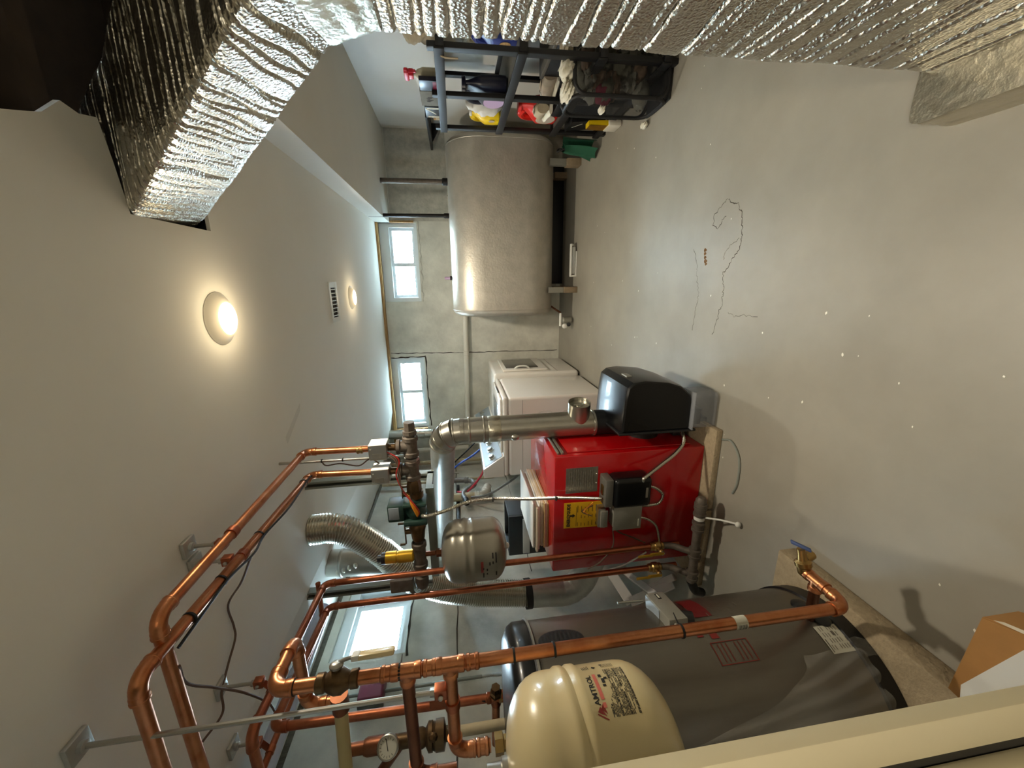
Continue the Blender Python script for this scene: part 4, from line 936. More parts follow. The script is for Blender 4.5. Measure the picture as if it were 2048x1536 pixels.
MB().cyl((-1.645, 2.135, 2.085), (-1.67, 2.135, 1.84), .078, seg=32).lathe((-1.652, 2.135, 2.02), (0, 0, -1), [(.078, 0), (.082, .004), (.082, .014), (.078, .018)], 32, False).build('duct_body', 'galv', t_)
arc = bend((-1.685, 2.135, 1.70), (-1.67, 2.135, 2.0), (-2.1, 2.42, 1.66), .1, 4)[0]
MB().tube([V((-1.67, 2.135, 1.85))] + arc + [V((-2.12, 2.44, 1.655))], .078, 28).build('elbow', 'galv', t_)
for k in range(4): MB().ball((-1.66 + .012 * k, 2.060, 2.02 - .035 * k), (.02, .006, .012)).build('tape_wrinkle', 'foil_tape', t_)
# white leaning frame by the side wall
t_ = thing('white_window_rails', 'white plastic window frame pieces leaning behind the water heater', 'frame', (-1.75, 1.45, 0))
def rail(a, b, w_=.065, d_=.03):
    a, b = V(a), V(b); t = (b - a).normalized(); q = t.cross(V((.75, -.55, .35))).normalized()
    MB().obox((a + b) / 2, ((b - a).length, w_, d_), (t, q, t.cross(q)), .004).build('rail', 'white_enamel', t_)
rail((-1.95, 2.10, .27), (-1.95, 1.86, .25)); rail((-1.95, 1.86, .25), (-1.78, 1.79, .02), .055); rail((-1.93, 2.10, .19), (-1.66, 1.60, .24), .04); rail((-1.90, 1.88, .15), (-1.74, 1.80, .01), .04)
# cardboard box and white sheet at the near corner
t_ = thing('cardboard_box', 'low brown cardboard box on the floor beside the door casing', 'box', (-.85, .42, 0))
BZ = .10
MB().prism([(-.745, .548, .001), (-.97, .56, .001), (-1.0, .36, .001), (-.66, .35, .001)], (0, 0, BZ)).build('carton_body', 'cardboard', t_)
MB().prism([(-.746, .547, BZ + .0012), (-.969, .559, BZ + .0012), (-.985, .46, BZ + .0012), (-.715, .455, BZ + .0012)], (0, 0, .003)).build('flap', 'cardboard', t_)
MB().prism([(-.735, .53, BZ + .0045), (-.725, .515, BZ + .0045), (-.712, .47, BZ + .0045), (-.724, .485, BZ + .0045)], (0, 0, .0006)).build('torn_patch', 'paper', t_)
t_ = thing('foam_board', 'white printed board lying on the low brown cardboard box', 'board', (-.86, .47, BZ + .006))
bz = BZ + .006
BOARD = [(-.985, .525, bz), (-.925, .535, bz), (-.68, .447, bz), (-.70, .36, bz), (-.98, .40, bz)]
MB().prism(BOARD, (0, 0, .012)).build('sheet', 'paper_white', t_)
mb = MB()
for k in range(6):
    x = -.80 + k * .018; y = .455 - k * .008; mb.prism([(x, y, bz + .0124), (x + .010, y - .004, bz + .0124), (x + (.006 if k % 2 else .014), y - .020, bz + .0124), (x + .001, y - .012, bz + .0124)], (0, 0, .0004))
mb.build('print', 'ink_grey', t_)
# clear plastic bin under the burner
t_ = thing('plastic_bin', 'cloudy clear plastic tub on the floor under the black burner cover', 'tub', (-.62, 1.80, 0))
MB().rbox((-.705, 1.62, .002), (-.525, 1.76, .13), .02, 3).build('tub', 'bin_clear', t_)
MB().rbox((-.71, 1.615, .1305), (-.52, 1.765, .135), .002).build('rim', 'bin_clear', t_)
single(MB().tube(catmull([(-.745, 1.565, .004), (-.73, 1.50, .006), (-.79, 1.44, .006), (-.90, 1.43, .006), (-.97, 1.45, .006)], 8), .005, 6), 'drain_hose', 'strut', 'thin grey hose curving over the floor in front of the boiler pad', 'hose')

# ------------------------------------------------------------------ washer and dryer against the side wall
def panel_outline(mb, pts, w_):
    P = pts + [pts[0]]; mb.tube(P, w_, 6); return mb
wx0, wx1 = -1.63, -.92
t_ = thing('washing_machine', 'white top loading washing machine, the one nearer the red boiler', 'washer', (-1.27, 3.36, 0))
Y0, Y1, ZT = 3.0, 3.69, .90
MB().rbox((wx0, Y0, .02), (wx1, Y1, ZT - .045), .025, 4).build('cabinet', 'white_enamel', t_)
for cx in (wx0 + .06, wx1 - .06):
    for cy in (Y0 + .06, Y1 - .06): MB().cyl((cx, cy, 0), (cx, cy, .03), .02).build('foot', 'black_plastic', t_)
MB().rbox((wx0, Y0 + .002, ZT - .043), (wx1 + .004, Y1 - .002, ZT), .02, 4).build('top_deck', 'white_enamel', t_)
ld = MB().rbox((wx0 + .20, Y0 + .05, ZT + .001), (wx1 - .02, Y1 - .05, ZT + .022), .012, 3).build('lid', 'white_enamel', t_)
MB().rbox((wx0 + .26, Y0 + .12, ZT + .0225), (wx1 - .12, Y1 - .12, ZT + .025), .001).build('lid_glass', 'dark_glass', ld)
MB().rbox((wx1 - .025, Y0 + .24, ZT + .006), (wx1 - .012, Y1 - .24, ZT + .018), .004).build('lid_grip', 'grey_dark', ld)
def console(t_, y0, y1, zt, zb):
    MB().prism([(wx0 + .0, y0, zb), (wx0 + .19, y0, zb), (wx0 + .08, y0, zt), (wx0, y0, zt)], (0, y1 - y0, 0)).build('console', 'white_enamel', t_)
    nrm = V((zt - zb, 0, .11)).normalized(); c0 = V((wx0 + .135, 0, (zt + zb) / 2)); up = V((-.11, 0, zt - zb)).normalized()
    MB().obox(c0 + V((0, (y0 + y1) / 2, 0)) + nrm * .002, ((zt - zb) * 1.02, y1 - y0 - .04, .003), (up, (0, 1, 0), nrm), .001).build('control_panel', 'panel_silver', t_)
    for k in range(4):
        yy = y0 + .10 + k * .155; MB().lathe(c0 + V((0, yy, 0)) + nrm * .003, nrm, [(.032, 0), (.032, .006), (.024, .008), (.022, .03), (.001, .031)], 20).build('knob', 'steel', t_)
console(t_, Y0 + .005, Y1 - .005, 1.075, ZT)
mb = MB()
for z0, z1 in ((.47, .62), (.25, .40)):
    a0, a1 = wx0 + .09, wx1 - .13; c = .04; P = []
    for (cx, cz, s) in ((a0 + c, z0 + c, 180), (a1 - c, z0 + c, 270), (a1 - c, z1 - c, 0), (a0 + c, z1 - c, 90)):
        for k in range(4): q = math.radians(s + 30 * k); P.append((cx + c * math.cos(q), Y0 - .0005, cz + c * math.sin(q)))
    panel_outline(mb, P, .0042)
mb.build('embossed_outline', 'white_enamel', t_)
MB().box((wx0 + .02, Y0 - .0012, .735), (wx1 - .02, Y0 - .0002, .737)).build('panel_seam', 'ink_grey', t_)
t_ = thing('clothes_dryer', 'white clothes dryer with dark door window against the far wall', 'dryer', (-1.27, 4.08, 0))
Y0, Y1, ZT = 3.74, 4.44, .90
dx1 = -.885
MB().rbox((wx0, Y0, .02), (dx1, Y1, ZT), .03, 4).build('cabinet', 'white_enamel', t_)
for cx in (wx0 + .06, dx1 - .06):
    for cy in (Y0 + .06, Y1 - .06): MB().cyl((cx, cy, 0), (cx, cy, .03), .02).build('foot', 'black_plastic', t_)
db = MB().rbox((dx1 + .0005, Y0 + .06, .33), (dx1 + .022, Y1 - .05, .80), .01, 3).build('door', 'white_enamel', t_)
MB().rbox((dx1 + .0225, Y0 + .13, .42), (dx1 + .026, Y1 - .12, .76), .001).build('door_window', 'dark_glass', db)
MB().tube(catmull([(dx1 + .024, Y0 + .085, .52), (dx1 + .05, Y0 + .08, .56), (dx1 + .05, Y0 + .08, .64), (dx1 + .024, Y0 + .085, .68)], 6), .009, 8).build('door_handle', 'white_plastic', db)
MB().box((dx1 + .0002, Y0 + .02, .24), (dx1 + .0012, Y1 - .02, .243)).build('kick_seam', 'ink_grey', t_)
console(t_, Y0 + .005, Y1 - .005, 1.085, ZT)
# hoses and pipes behind the machines
for nm, m_, pts, lb in (('supply_hose', 'hose_red', [(-1.66, 3.42, 1.02), (-1.85, 3.46, 1.08), (-2.1, 3.62, 1.22), (-2.17, 3.75, 1.32)], 'red water hose running from the washer up to the side wall'),
                        ('supply_hose', 'hose_blue', [(-1.62, 3.60, 1.06), (-1.75, 3.72, 1.15), (-1.98, 3.98, 1.32), (-2.16, 4.1, 1.42)], 'blue water hose running from the washer up to the side wall'),
                        ('power_cord', 'black_rubber', [(-1.60, 3.80, 1.08), (-1.75, 3.90, 1.18), (-2.0, 4.12, 1.34), (-2.15, 4.22, 1.42)], 'black power cord running from the dryer to a plug on the side wall'),
                        ('drain_hose', 'abs_grey', [(-1.66, 3.22, .66), (-1.80, 3.24, .80), (-2.0, 3.36, 1.02), (-2.1, 3.50, 1.18)], 'ribbed grey drain hose rising from the washer to the trap')):
    single(MB().tube(catmull(pts, 8), .011 if 'hose' in nm else .008, 8), nm, m_, lb, 'hose' if 'hose' in nm else 'cord')
t_ = thing('wall_plug', 'black plug and outlet at the end of the dryer cord', 'plug', (X0, 4.22, 1.42))
MB().rbox((X0 + .001, 4.16, 1.36), (X0 + .02, 4.30, 1.50), .004).build('outlet_plate', 'white_plastic', t_); MB().rbox((X0 + .02, 4.20, 1.39), (X0 + .075, 4.25, 1.45), .01).build('plug', 'black_rubber', t_)
t_ = thing('dryer_vent', 'shiny vertical vent duct dropping from the ceiling at the far corner', 'duct', (-1.78, 4.45, 1.6))
MB().cyl((-1.76, 4.5, 2.14), (-1.79, 4.5, 1.2), .055, seg=24).lathe((-1.775, 4.5, 1.72), Zv, [(.055, -.03), (.058, -.028), (.058, .028), (.055, .03)], 24, False).build('duct_body', 'galv', t_)
for x, y, r_, z0, m_, lb in ((-2.0, 4.52, .030, 1.17, 'pvc', 'white vertical waste pipe in the far corner beside the shiny vent duct'), (-2.115, 4.40, .024, .0, 'pvc_old', 'tan vertical water pipe near the far corner of the side wall'), (-2.15, 3.98, .016, .9, 'pvc_old', 'thin tan vertical pipe on the side wall behind the washer hoses'), (-2.15, 4.15, .012, 1.3, 'steel', 'thin grey vertical pipe on the side wall beside the black plug')):
    t_ = thing('vertical_pipe', lb, 'pipe', (x, y, z0)); MB().cyl((x, y, z0), (x, y, 2.14), r_, seg=16).build('pipe', m_, t_); MB().lathe((x, y, z0 + .35), Zv, [(r_, -.03), (r_ * 1.15, -.028), (r_ * 1.15, .028), (r_, .03)], 16, False).build('coupling', m_, t_)
t_ = thing('wall_drain_pipe', 'white drain pipe running level along the far wall behind the machines', 'pipe', (-1.1, 4.56, 1.16))
pipe_run(t_, [(-.05, 4.57, 1.135), (-1.96, 4.57, 1.165), (-1.97, 4.57, .1)], .030, 'pvc', .05)
coupling(t_, (-.81, 4.57, 1.147), Xv, .030, .03, 'pvc')
t_ = thing('drain_trap', 'grey plastic trap and thick tan standpipe on the side wall beyond the flue', 'trap', (-2.1, 3.6, 1.2))
MB().cyl((-2.12, 3.58, 1.95), (-2.12, 3.55, 1.14), .042, seg=20).build('standpipe', 'pvc_old', t_)
pipe_run(t_, [(-2.12, 3.56, 1.16), (-2.12, 3.55, 1.04), (-2.12, 3.72, 1.0)], .042, 'pvc', .06)
MB().tube(catmull([(-2.1, 3.88, 1.45), (-2.1, 3.87, 1.28), (-2.1, 3.84, 1.17), (-2.1, 3.76, 1.14), (-2.1, 3.69, 1.19), (-2.1, 3.63, 1.24), (-2.1, 3.55, 1.26), (-2.1, 3.46, 1.24)], 8), .028, 14).build('trap_bend', 'abs_grey', t_)
MB().lathe((-2.1, 3.86, 1.22), (0, .15, 1), [(.028, -.02), (.035, -.018), (.035, .018), (.028, .02)], 14, False).build('slip_nut', 'abs_grey', t_)
MB().cyl((-2.1, 3.47, 1.24), (-2.1, 3.40, 1.23), .03).build('trap_outlet', 'black_rubber', t_)
single(MB().rbox((X0 + .003, 2.95, 1.30), (X0 + .03, 3.9, 1.33), .004), 'wall_cable', 'iron_black', 'dark cable run level along the top of the side wall near the trap', 'cable')

# long armoured cable from pump to control box
t_ = thing('armoured_cable', 'long silver armoured cable hanging from the green pump down to the black control cover', 'cable', (-1.0, 1.6, .6))
P = [(-1.035, MY - .055, MZ - .03), (-1.03, MY - .07, 1.42), (-1.005, MY - .08, 1.34), (-.975, MY - .075, 1.24), (-.975, MY - .065, 1.12), (-.995, MY - .06, .95), (-1.005, MY - .055, .84), (-1.012, MY - .06, .72), (-1.02, MY - .07, .615), (-1.02, MY - .075, .59)]
coil(catmull(P, 10), .008, .006).build('armour', 'alu', t_, 70)
for z, x in ((1.12, -.976), (1.38, -1.018), (.815, -1.007)): tie(t_, (x, MY - .07 + (.01 if z < 1 else 0), z), Zv, .0095)

# ------------------------------------------------------------------ oil tank
ot = thing('oil_tank', 'big grey steel oil tank lying on short legs under the far window', 'oil tank', (.51, 4.22, 0))
ax0, ax1, ty_, zc0, zc1, orad = -.285, 1.285, 4.22, .535, .945, .325
def obround(x, s, n=14):
    P = []
    for k in range(n + 1): a = PI * k / n; P.append((x, ty_ + orad * s * math.cos(a), zc1 + orad * s * math.sin(a)))
    for k in range(n + 1): a = PI + PI * k / n; P.append((x, ty_ + orad * s * math.cos(a), zc0 + orad * s * math.sin(a)))
    return P
prof = [(-.055, .55), (-.05, .75), (-.035, .90), (-.012, .975), (0, .992), (.012, 1.0), (.03, 1.0)]
MB().rings([obround(ax0 + dx, s) for dx, s in prof] + [obround(ax1 - dx, s) for dx, s in reversed(prof)]).build('vessel', 'oil_tank_steel', ot, 40)
for x in (ax0 + .012, ax1 - .012): 
    mb = MB(); P = obround(x, 1.003, 14)
    mb.tube(P + [P[0]], .004, 6).build('weld_seam', 'oil_tank_steel', ot)
for x in (-.08, 1.10):
    for y in (3.98, 4.46):
        lg = MB().box((x - .028, y - .03, .145), (x + .028, y - .024, .30)).box((x - .028, y - .024, .145), (x - .022, y + .03, .30)).box((x - .028, y - .03, .14), (x + .028, y + .03, .146)).build('leg', 'grey_box', ot)
        MB().rbox((x - .03, y - .055, .0), (x + .03, y + .055, .139), .004).build('wood_block', 'wood_block', lg)
for x, r_, lb, m_ in ((.965, .024, 'thick dark fill pipe rising from the oil tank to the soffit, farther from the window', 'iron'), (.655, .017, 'thinner dark vent pipe rising from the oil tank beside the far window', 'iron_black')):
    t_ = thing('tank_riser', lb, 'pipe', (x, ty_, 1.27)); MB().cyl((x, ty_, 1.265), (x, ty_, 1.905 if x > .7 else 2.05), r_, seg=16).build('pipe', m_, t_)
    MB().lathe((x, ty_, 1.262), Zv, [(r_ * 1.2, 0), (r_ * 1.45, .006), (r_ * 1.45, .05), (r_ * 1.15, .06)], 16).build('coupling', 'iron_black', t_)
t_ = thing('tank_gauge', 'small clear float gauge on top of the oil tank', 'gauge', (.05, 4.22, 1.27))
MB().cyl((.05, ty_, 1.262), (.05, ty_, 1.29), .022, seg=6).build('gauge_nut', 'iron_black', t_); MB().cyl((.05, ty_, 1.29), (.05, ty_, 1.345), .015).build('gauge_vial', 'lavender', t_)
t_ = thing('filter_valve', 'small white and brass filter fitting on the floor at the end of the oil tank', 'filter', (-.40, 4.05, .0))
MB().lathe((-.40, 4.05, .02), Zv, [(.03, 0), (.038, .01), (.038, .09), (.03, .10), (.015, .105)], 16).build('canister', 'grey_box', t_); MB().cyl((-.32, 4.05, .14), (-.46, 4.05, .14), .014).ball((-.46, 4.04, .09), (.03, .02, .035)).build('valve_body', 'white_plastic', t_); MB().lathe((-.44, 4.01, .06), (0, -1, .2), [(.022, 0), (.022, .008), (.005, .01)], 12).build('valve_wheel', 'black_plastic', t_)
MB().cyl((-.32, 4.05, .14), (-.25, 4.15, .23), .010).build('supply_tube', 'copper_dark', t_)
t_ = thing('white_grille', 'narrow white plastic grille left on the floor under the oil tank', 'grille', (.20, 4.0, 0))
MB().rbox((.05, 3.97, .055), (.37, 4.02, .066), .003).rbox((.05, 3.97, .002), (.30, 4.02, .012), .003).rbox((.05, 3.97, .012), (.066, 4.02, .055), .003).build('frame', 'white_plastic', t_)
for k in range(3): MB().rbox((.08, 3.975, .02 + k * .012), (.34, 4.015, .024 + k * .012), .001).build('slat', 'white_plastic', t_)
MB().ball((.36, 3.99, .045), .012, 8, 6).build('knob', 'white_plastic', t_)
single(MB().rbox((-.02, 4.52, .002), (1.22, 4.54, .20), .002), 'added_shade_board', 'black_plastic', 'long black board added on edge at the far wall to deepen the shade under the oil tank', 'board')  # added black board, blocks light to darken the space under the tank
t_ = thing('wall_shelf', 'black board shelf fixed to the pale wall above the end of the oil tank', 'shelf', (1.45, 4.15, 1.4))
MB().rbox((1.34, 3.74, 1.40), (X1 - .001, 4.57, 1.425), .003).build('board', 'black_metal', t_)
for y in (3.85, 4.45): MB().prism([(X1 - .002, y, 1.40), (1.38, y, 1.40), (X1 - .002, y, 1.30)], (0, .012, 0)).build('bracket', 'black_metal', t_)

# ------------------------------------------------------------------ black shelf unit along the pale wall
SX0, SX1, SY0, SY1 = 1.125, 1.50, 2.28, 3.36
ZS = (.075, .43, .855, 1.275)
su = thing('shelf_unit', 'black slatted shelf unit along the pale wall holding detergent jugs', 'shelf', (1.3, 2.8, 0))
for x in (SX0, SX1 - .03):
    for y in (SY0, (SY0 + SY1) / 2 - .03, SY1 - .04): MB().rbox((x, y, 0), (x + .028, y + .045, 1.33 if x < 1.3 else 1.33), .004).build('post', 'black_metal', su)
for z in ZS:
    MB().rbox((SX0 + .029, SY0 + .046, z - .012), (SX1 - .031, SY1 - .041, z), .002).build('shelf_board', 'grey_dark', su)
    MB().rbox((SX0 - .012, SY0 - .01, z - .03), (SX0 - .0005, SY1 + .01, z + .022), .003).build('front_rail', 'black_metal', su)
    MB().rbox((SX1 + .0005, SY0 - .01, z - .03), (SX1 + .012, SY1 + .01, z + .022), .003).build('back_rail', 'black_metal', su)
    for y in (SY0 - .0125, SY1 + .0005): MB().rbox((SX0, y, z - .03), (SX1, y + .012, z + .012), .003).build('side_rail', 'black_metal', su)

def jug(name, lb, cat, x, y, z, w_, d_, h, m_, cap='white_plastic', label=None, rot=0, handle=True, group=None):
    """detergent jug: body w_ wide (along y), d_ deep (x), a loop handle on the +y side and a cap"""
    t_ = thing(name, lb, cat, (x, y, z), group); rs = []
    for s, zz, sh in ((.80, .0, 0), (.96, .012, 0), (1, .05, 0), (1, .40 * h, 0), (.96, .48 * h, 0), (.80, .58 * h, .08), (.56, .70 * h, .17), (.34, .82 * h, .22), (.28, .92 * h, .22)):
        ring = []
        for k in range(20):
            a = 2 * PI * k / 20; c_, s_ = math.cos(a), math.sin(a); q = (abs(c_) ** 3 + abs(s_) ** 3) ** (-1 / 3)
            ring.append((x + d_ / 2 * min(1, s * 1.1) * q * c_, y + w_ / 2 * s * q * s_ - w_ * sh, z + zz))
        rs.append(ring)
    MB().rings(rs).build('body', m_, t_)
    if handle: MB().tube(catmull([(x, y - w_ * .12, z + .84 * h), (x, y + w_ * .20, z + .88 * h), (x, y + w_ * .42, z + .78 * h), (x, y + w_ * .49, z + .58 * h), (x, y + w_ * .43, z + .38 * h)], 6), d_ * .20, 10).build('handle', m_, t_)
    MB().lathe((x, y - w_ * .2, z + .92 * h), Zv, [(w_ * .16, 0), (w_ * .17, .004), (w_ * .15, .085 * h), (.001, .09 * h)], 18).build('cap', cap, t_)
    if label: 
        a_, b_, c0, c1 = label[1:]
        MB().grid(lambda u, v: (x - d_ / 2 - .0012, y + w_ * (a_ + b_ * math.cos(2 * PI * u) * v), z + h * (c0 + c1 * math.sin(2 * PI * u) * v)), 24, 3).build('label', label[0], t_)
    return t_
zs = ZS[2] + .001
jug('detergent_jug', 'milky white jug on the middle shelf behind the navy bottle', 'jug', 1.36, 2.62, zs, .20, .12, .30, 'milky', 'black_plastic')
jug('detergent_jug', 'blue detergent jug with small orange label at the duct end of the middle shelf', 'jug', 1.29, 2.455, zs, .15, .11, .25, 'blue_jug', 'blue_jug', ('wood_raw', -.1, .15, .25, .12))
nj = jug('detergent_jug', 'navy detergent bottle with lavender label on the middle shelf', 'jug', 1.215, 2.92, zs, .30, .11, .285, 'navy_jug', 'navy_jug', ('lavender', .08, .30, .27, .24))
jug('detergent_jug', 'yellow bleach jug at the oil tank end of the middle shelf', 'jug', 1.21, 3.27, zs, .16, .11, .225, 'yellow_jug', 'white_plastic', ('label_grey', -.2, .12, .28, .10))
def bag(name, lb, cat, x, y, z, sx_, sy_, sz_, m_, seed, parent=None, amp=.12, n=18):
    rr = random.Random(seed); ph = [rr.uniform(0, 6) for _ in range(8)]; fr = [rr.uniform(2, 6) for _ in range(8)]
    rs = []
    for i in range(n + 1):
        t = PI * max(.03, min(n - .03, i)) / n; ring = []
        for k in range(24):
            a = 2 * PI * k / 24; e = 1 + amp * (math.sin(fr[0] * a + ph[0] + 3 * t) * .5 + math.sin(round(fr[1]) * a + ph[1]) * .4 + math.sin(fr[2] * t * 2 + round(fr[3]) * a + ph[2]) * .5)
            e = 1 + amp * (math.sin(round(fr[0]) * a + ph[0] + 3 * t) * .5 + math.sin(round(fr[1] + 3) * a + ph[1] + 5 * t) * .35 + math.sin(round(fr[3]) * a + fr[2] * t * 2 + ph[2]) * .5)
            q = math.sin(t) ** .6; ring.append((x + sx_ * q * math.cos(a) * e, y + sy_ * q * math.sin(a) * e, z + sz_ - sz_ * math.cos(t) * (1 + .05 * math.sin(3 * a + ph[4]))))
        rs.append(ring)
    mb = MB().rings(rs)
    if parent is not None: return mb.build(name, m_, parent, 60)
    return single(mb, name, m_, lb, cat, ang=60)
bag('crumpled_bag', 'crumpled clear and white bag between the navy bottle and the yellow jug', 'bag', 1.24, 3.13, zs, .08, .05, .125, 'paper_white', 3, amp=.25)
t_ = thing('storage_box', 'grey blue box at the back of the middle shelf by the blue jug', 'box', (1.42, 2.40, zs)); MB().rbox((1.38, 2.34, zs), (1.46, 2.50, zs + .10), .01).build('box_body', 'teal_label', t_); MB().rbox((1.375, 2.335, zs + .1005), (1.465, 2.505, zs + .112), .004).build('lid', 'milky', t_)
# lower shelf
zs = ZS[1] + .001
jug('detergent_jug', 'big red detergent jug on the lower shelf beside the sneakers', 'jug', 1.24, 3.22, zs, .26, .14, .30, 'red_jug', 'red_jug', ('label_grey', -.06, .30, .30, .24))
t_ = thing('storage_box', 'dark grey plastic box on the lower shelf near the duct end', 'box', (1.36, 2.60, zs))
MB().rbox((1.25, 2.42, zs), (1.46, 2.78, zs + .20), .012).build('box_body', 'black_metal', t_); MB().rbox((1.24, 2.41, zs + .2005), (1.47, 2.79, zs + .225), .006).build('lid', 'grey_dark', t_); MB().box((1.2485, 2.50, zs + .09), (1.2495, 2.70, zs + .13)).build('label', 'milky', t_)
def shoe(x, y, z, rot, lb, m_='shoe', tilt=0):
    t_ = thing('sneaker', lb, 'shoe', (x, y, z), 'pair of sneakers')
    M = Matrix.Rotation(rot, 4, 'Z') @ Matrix.Rotation(tilt, 4, 'Y'); T = lambda p: M @ V(p) + V((x, y, z + .012))
    st = [(-.13, .030, .085, .0), (-.10, .038, .10, 0), (-.04, .038, .10, 0), (.0, .04, .085, 0), (.05, .046, .06, 0), (.10, .043, .045, 0), (.135, .025, .028, 0)]
    MB().rings([[T((xx, w_ * math.cos(2 * PI * k / 16), .022 + max(0, hh * (.5 + .5 * math.sin(2 * PI * k / 16)) ** .8 - .0))) for k in range(16)] for xx, w_, hh, _ in st]).build('upper', m_, t_, 60)
    MB().rings([[T((xx, w_ * 1.1 * math.cos(2 * PI * k / 16), .011 + .012 * math.sin(2 * PI * k / 16))) for k in range(16)] for xx, w_, hh, _ in st]).build('sole', 'cloth_white', t_)
    MB().grid(lambda u, v: T((-.105 + .075 * u, .027 * (2 * v - 1), .1245 - .012 * u)), 3, 3).build('collar_opening', 'shoe_dark', t_)
    for k in range(4): MB().tube([T((.0 + .016 * k, -.028, .098 - .007 * k)), T((.006 + .016 * k, 0, .112 - .008 * k)), T((.0 + .016 * k, .028, .098 - .007 * k))], .0035, 6).build('lace', 'white_plastic', t_)
MB().rbox((1.15, 2.80, zs), (1.36, 3.10, zs + .075), .01).build('tray', 'black_plastic', thing('storage_tray', 'low black tray under the sneakers on the lower shelf', 'tray', (1.25, 2.95, zs)))
zs += .0755
shoe(1.225, 2.90, zs, PI / 2 + .25, 'beige sneaker farther from the red jug on the lower shelf')
shoe(1.165, 3.06, zs + .012, PI / 2 - .2, 'beige sneaker leaning against the red jug on the lower shelf', 'cloth_cream')
# bottom shelf
zs = ZS[0] + .001
t_ = thing('black_bin', 'black storage bin on the bottom shelf beside the yellow brush', 'bin', (1.3, 3.2, zs))
MB().prism([(1.16, 3.14, zs), (1.42, 3.14, zs), (1.44, 3.14, zs + .25), (1.14, 3.14, zs + .25)], (0, .17, 0)).build('bin_body', 'black_plastic', t_); MB().rbox((1.135, 3.135, zs + .251), (1.445, 3.315, zs + .266), .004).build('rim', 'black_plastic', t_); MB().obox((1.138, 3.2, zs + .2), (.003, .10, .006), ((1, 0, 0), (0, .8, .6), (0, -.6, .8)), .001).build('pull_tab', 'steel', t_)
t_ = thing('yellow_brush', 'yellow bristled broom head at the foot of the shelf behind the hamper', 'brush', (1.12, 3.06, .03))
MB().prism([(1.085, 3.01, .10), (1.085, 3.12, .10), (1.085, 3.10, .24), (1.085, 3.03, .24)], (.03, 0, 0)).build('bristles', 'yellow_jug', t_)
mb = MB()
for k in range(12): mb.box((1.083, 3.018 + .0085 * k, .105), (1.0845, 3.021 + .0085 * k, .235))
mb.build('bristle_grooves', 'brass', t_)
MB().rbox((1.08, 3.00, .002), (1.12, 3.13, .10), .01).build('brush_head', 'pvc', t_)
# top shelf
zs = ZS[3] + .001
t_ = thing('spray_bottle', 'spray bottle with red trigger on top of the shelf unit', 'bottle', (1.22, 2.77, zs))
MB().lathe((1.22, 2.77, zs), Zv, [(.032, 0), (.036, .01), (.036, .10), (.026, .13), (.014, .145), (.014, .155)], 20).build('bottle_body', 'milky', t_)
MB().rbox((1.20, 2.745, zs + .156), (1.24, 2.795, zs + .185), .005).rbox((1.205, 2.73, zs + .185), (1.235, 2.83, zs + .212), .006).rbox((1.212, 2.715, zs + .190), (1.228, 2.735, zs + .207), .003).prism([(1.213, 2.735, zs + .187), (1.213, 2.75, zs + .187), (1.213, 2.742, zs + .14), (1.213, 2.73, zs + .145)], (.014, 0, 0)).build('trigger', 'trigger_red', t_)
t_ = thing('carton', 'dark carton with red print in front of the spray bottle on the top shelf', 'carton', (1.18, 2.75, zs)); MB().rbox((1.155, 2.69, zs), (1.18, 2.82, zs + .125), .002).build('carton_body', 'navy_jug', t_); MB().box((1.1535, 2.70, zs + .01), (1.1545, 2.81, zs + .045)).build('red_band', 'maroon_box', t_)
t_ = thing('carton', 'pale grey carton with dark marks on the top shelf', 'carton', (1.18, 2.93, zs)); MB().rbox((1.155, 2.825, zs), (1.20, 3.03, zs + .13), .002).build('carton_body', 'cloth_grey', t_)
mb = MB()
for k in range(6): mb.box((1.1536, 2.90 + .012 * k, zs + .05 + .01 * (k % 3)), (1.1545, 2.906 + .012 * k, zs + .085 + .008 * (k % 2)))
mb.build('print', 'ink', t_)
t_ = thing('carton', 'black and white patterned carton at the oil tank end of the top shelf', 'carton', (1.18, 3.13, zs)); MB().rbox((1.155, 3.045, zs), (1.20, 3.22, zs + .115), .002).build('carton_body', 'black_plastic', t_); MB().prism([(1.1535, 3.06, zs + .11), (1.1535, 3.08, zs + .11), (1.1535, 3.16, zs + .045), (1.1535, 3.15, zs + .04)], (.0012, 0, 0)).box((1.1535, 3.055, zs + .02), (1.1547, 3.075, zs + .10)).box((1.1535, 3.19, zs + .01), (1.1547, 3.21, zs + .10)).build('white_print', 'white_label', t_)
single(MB().prism([(1.215, 2.78, zs), (1.215, 3.28, zs), (1.225, 3.28, zs + .10), (1.225, 2.78, zs + .16)], (.01, 0, 0)), 'leaning_panel', 'paper_white', 'white sheet leaning behind the cartons on the top shelf', 'sheet')
t_ = thing('small_tub', 'small tan jar on the top shelf next to the patterned carton', 'jar', (1.19, 3.27, zs)); MB().lathe((1.19, 3.27, zs), Zv, [(.028, 0), (.03, .004), (.03, .05)], 16).build('jar_body', 'cloth_cream', t_); MB().lathe((1.19, 3.27, zs + .0505), Zv, [(.031, 0), (.031, .014), (.001, .015)], 16).build('lid', 'wood_raw', t_)
bag('crumpled_bag', 'crumpled tan paper bag on the top shelf by the foil duct', 'bag', 1.40, 2.62, zs, .07, .13, .10, 'cloth_cream', 9, amp=.3)
bag('crumpled_bag', 'second crumpled tan bag on the top shelf at the very duct end', 'bag', 1.38, 2.39, zs, .08, .08, .085, 'paper_tan', 14, amp=.3)
single(MB().tube(catmull([(1.20, 2.45, zs + .006), (1.18, 2.40, zs + .03), (1.16, 2.36, zs + .01), (1.11, 2.33, zs - .02), (1.10, 2.32, zs - .10)], 8), .004, 6), 'loose_cord', 'cloth_cream', 'loose pale cord hanging over the corner of the shelf top', 'cord')

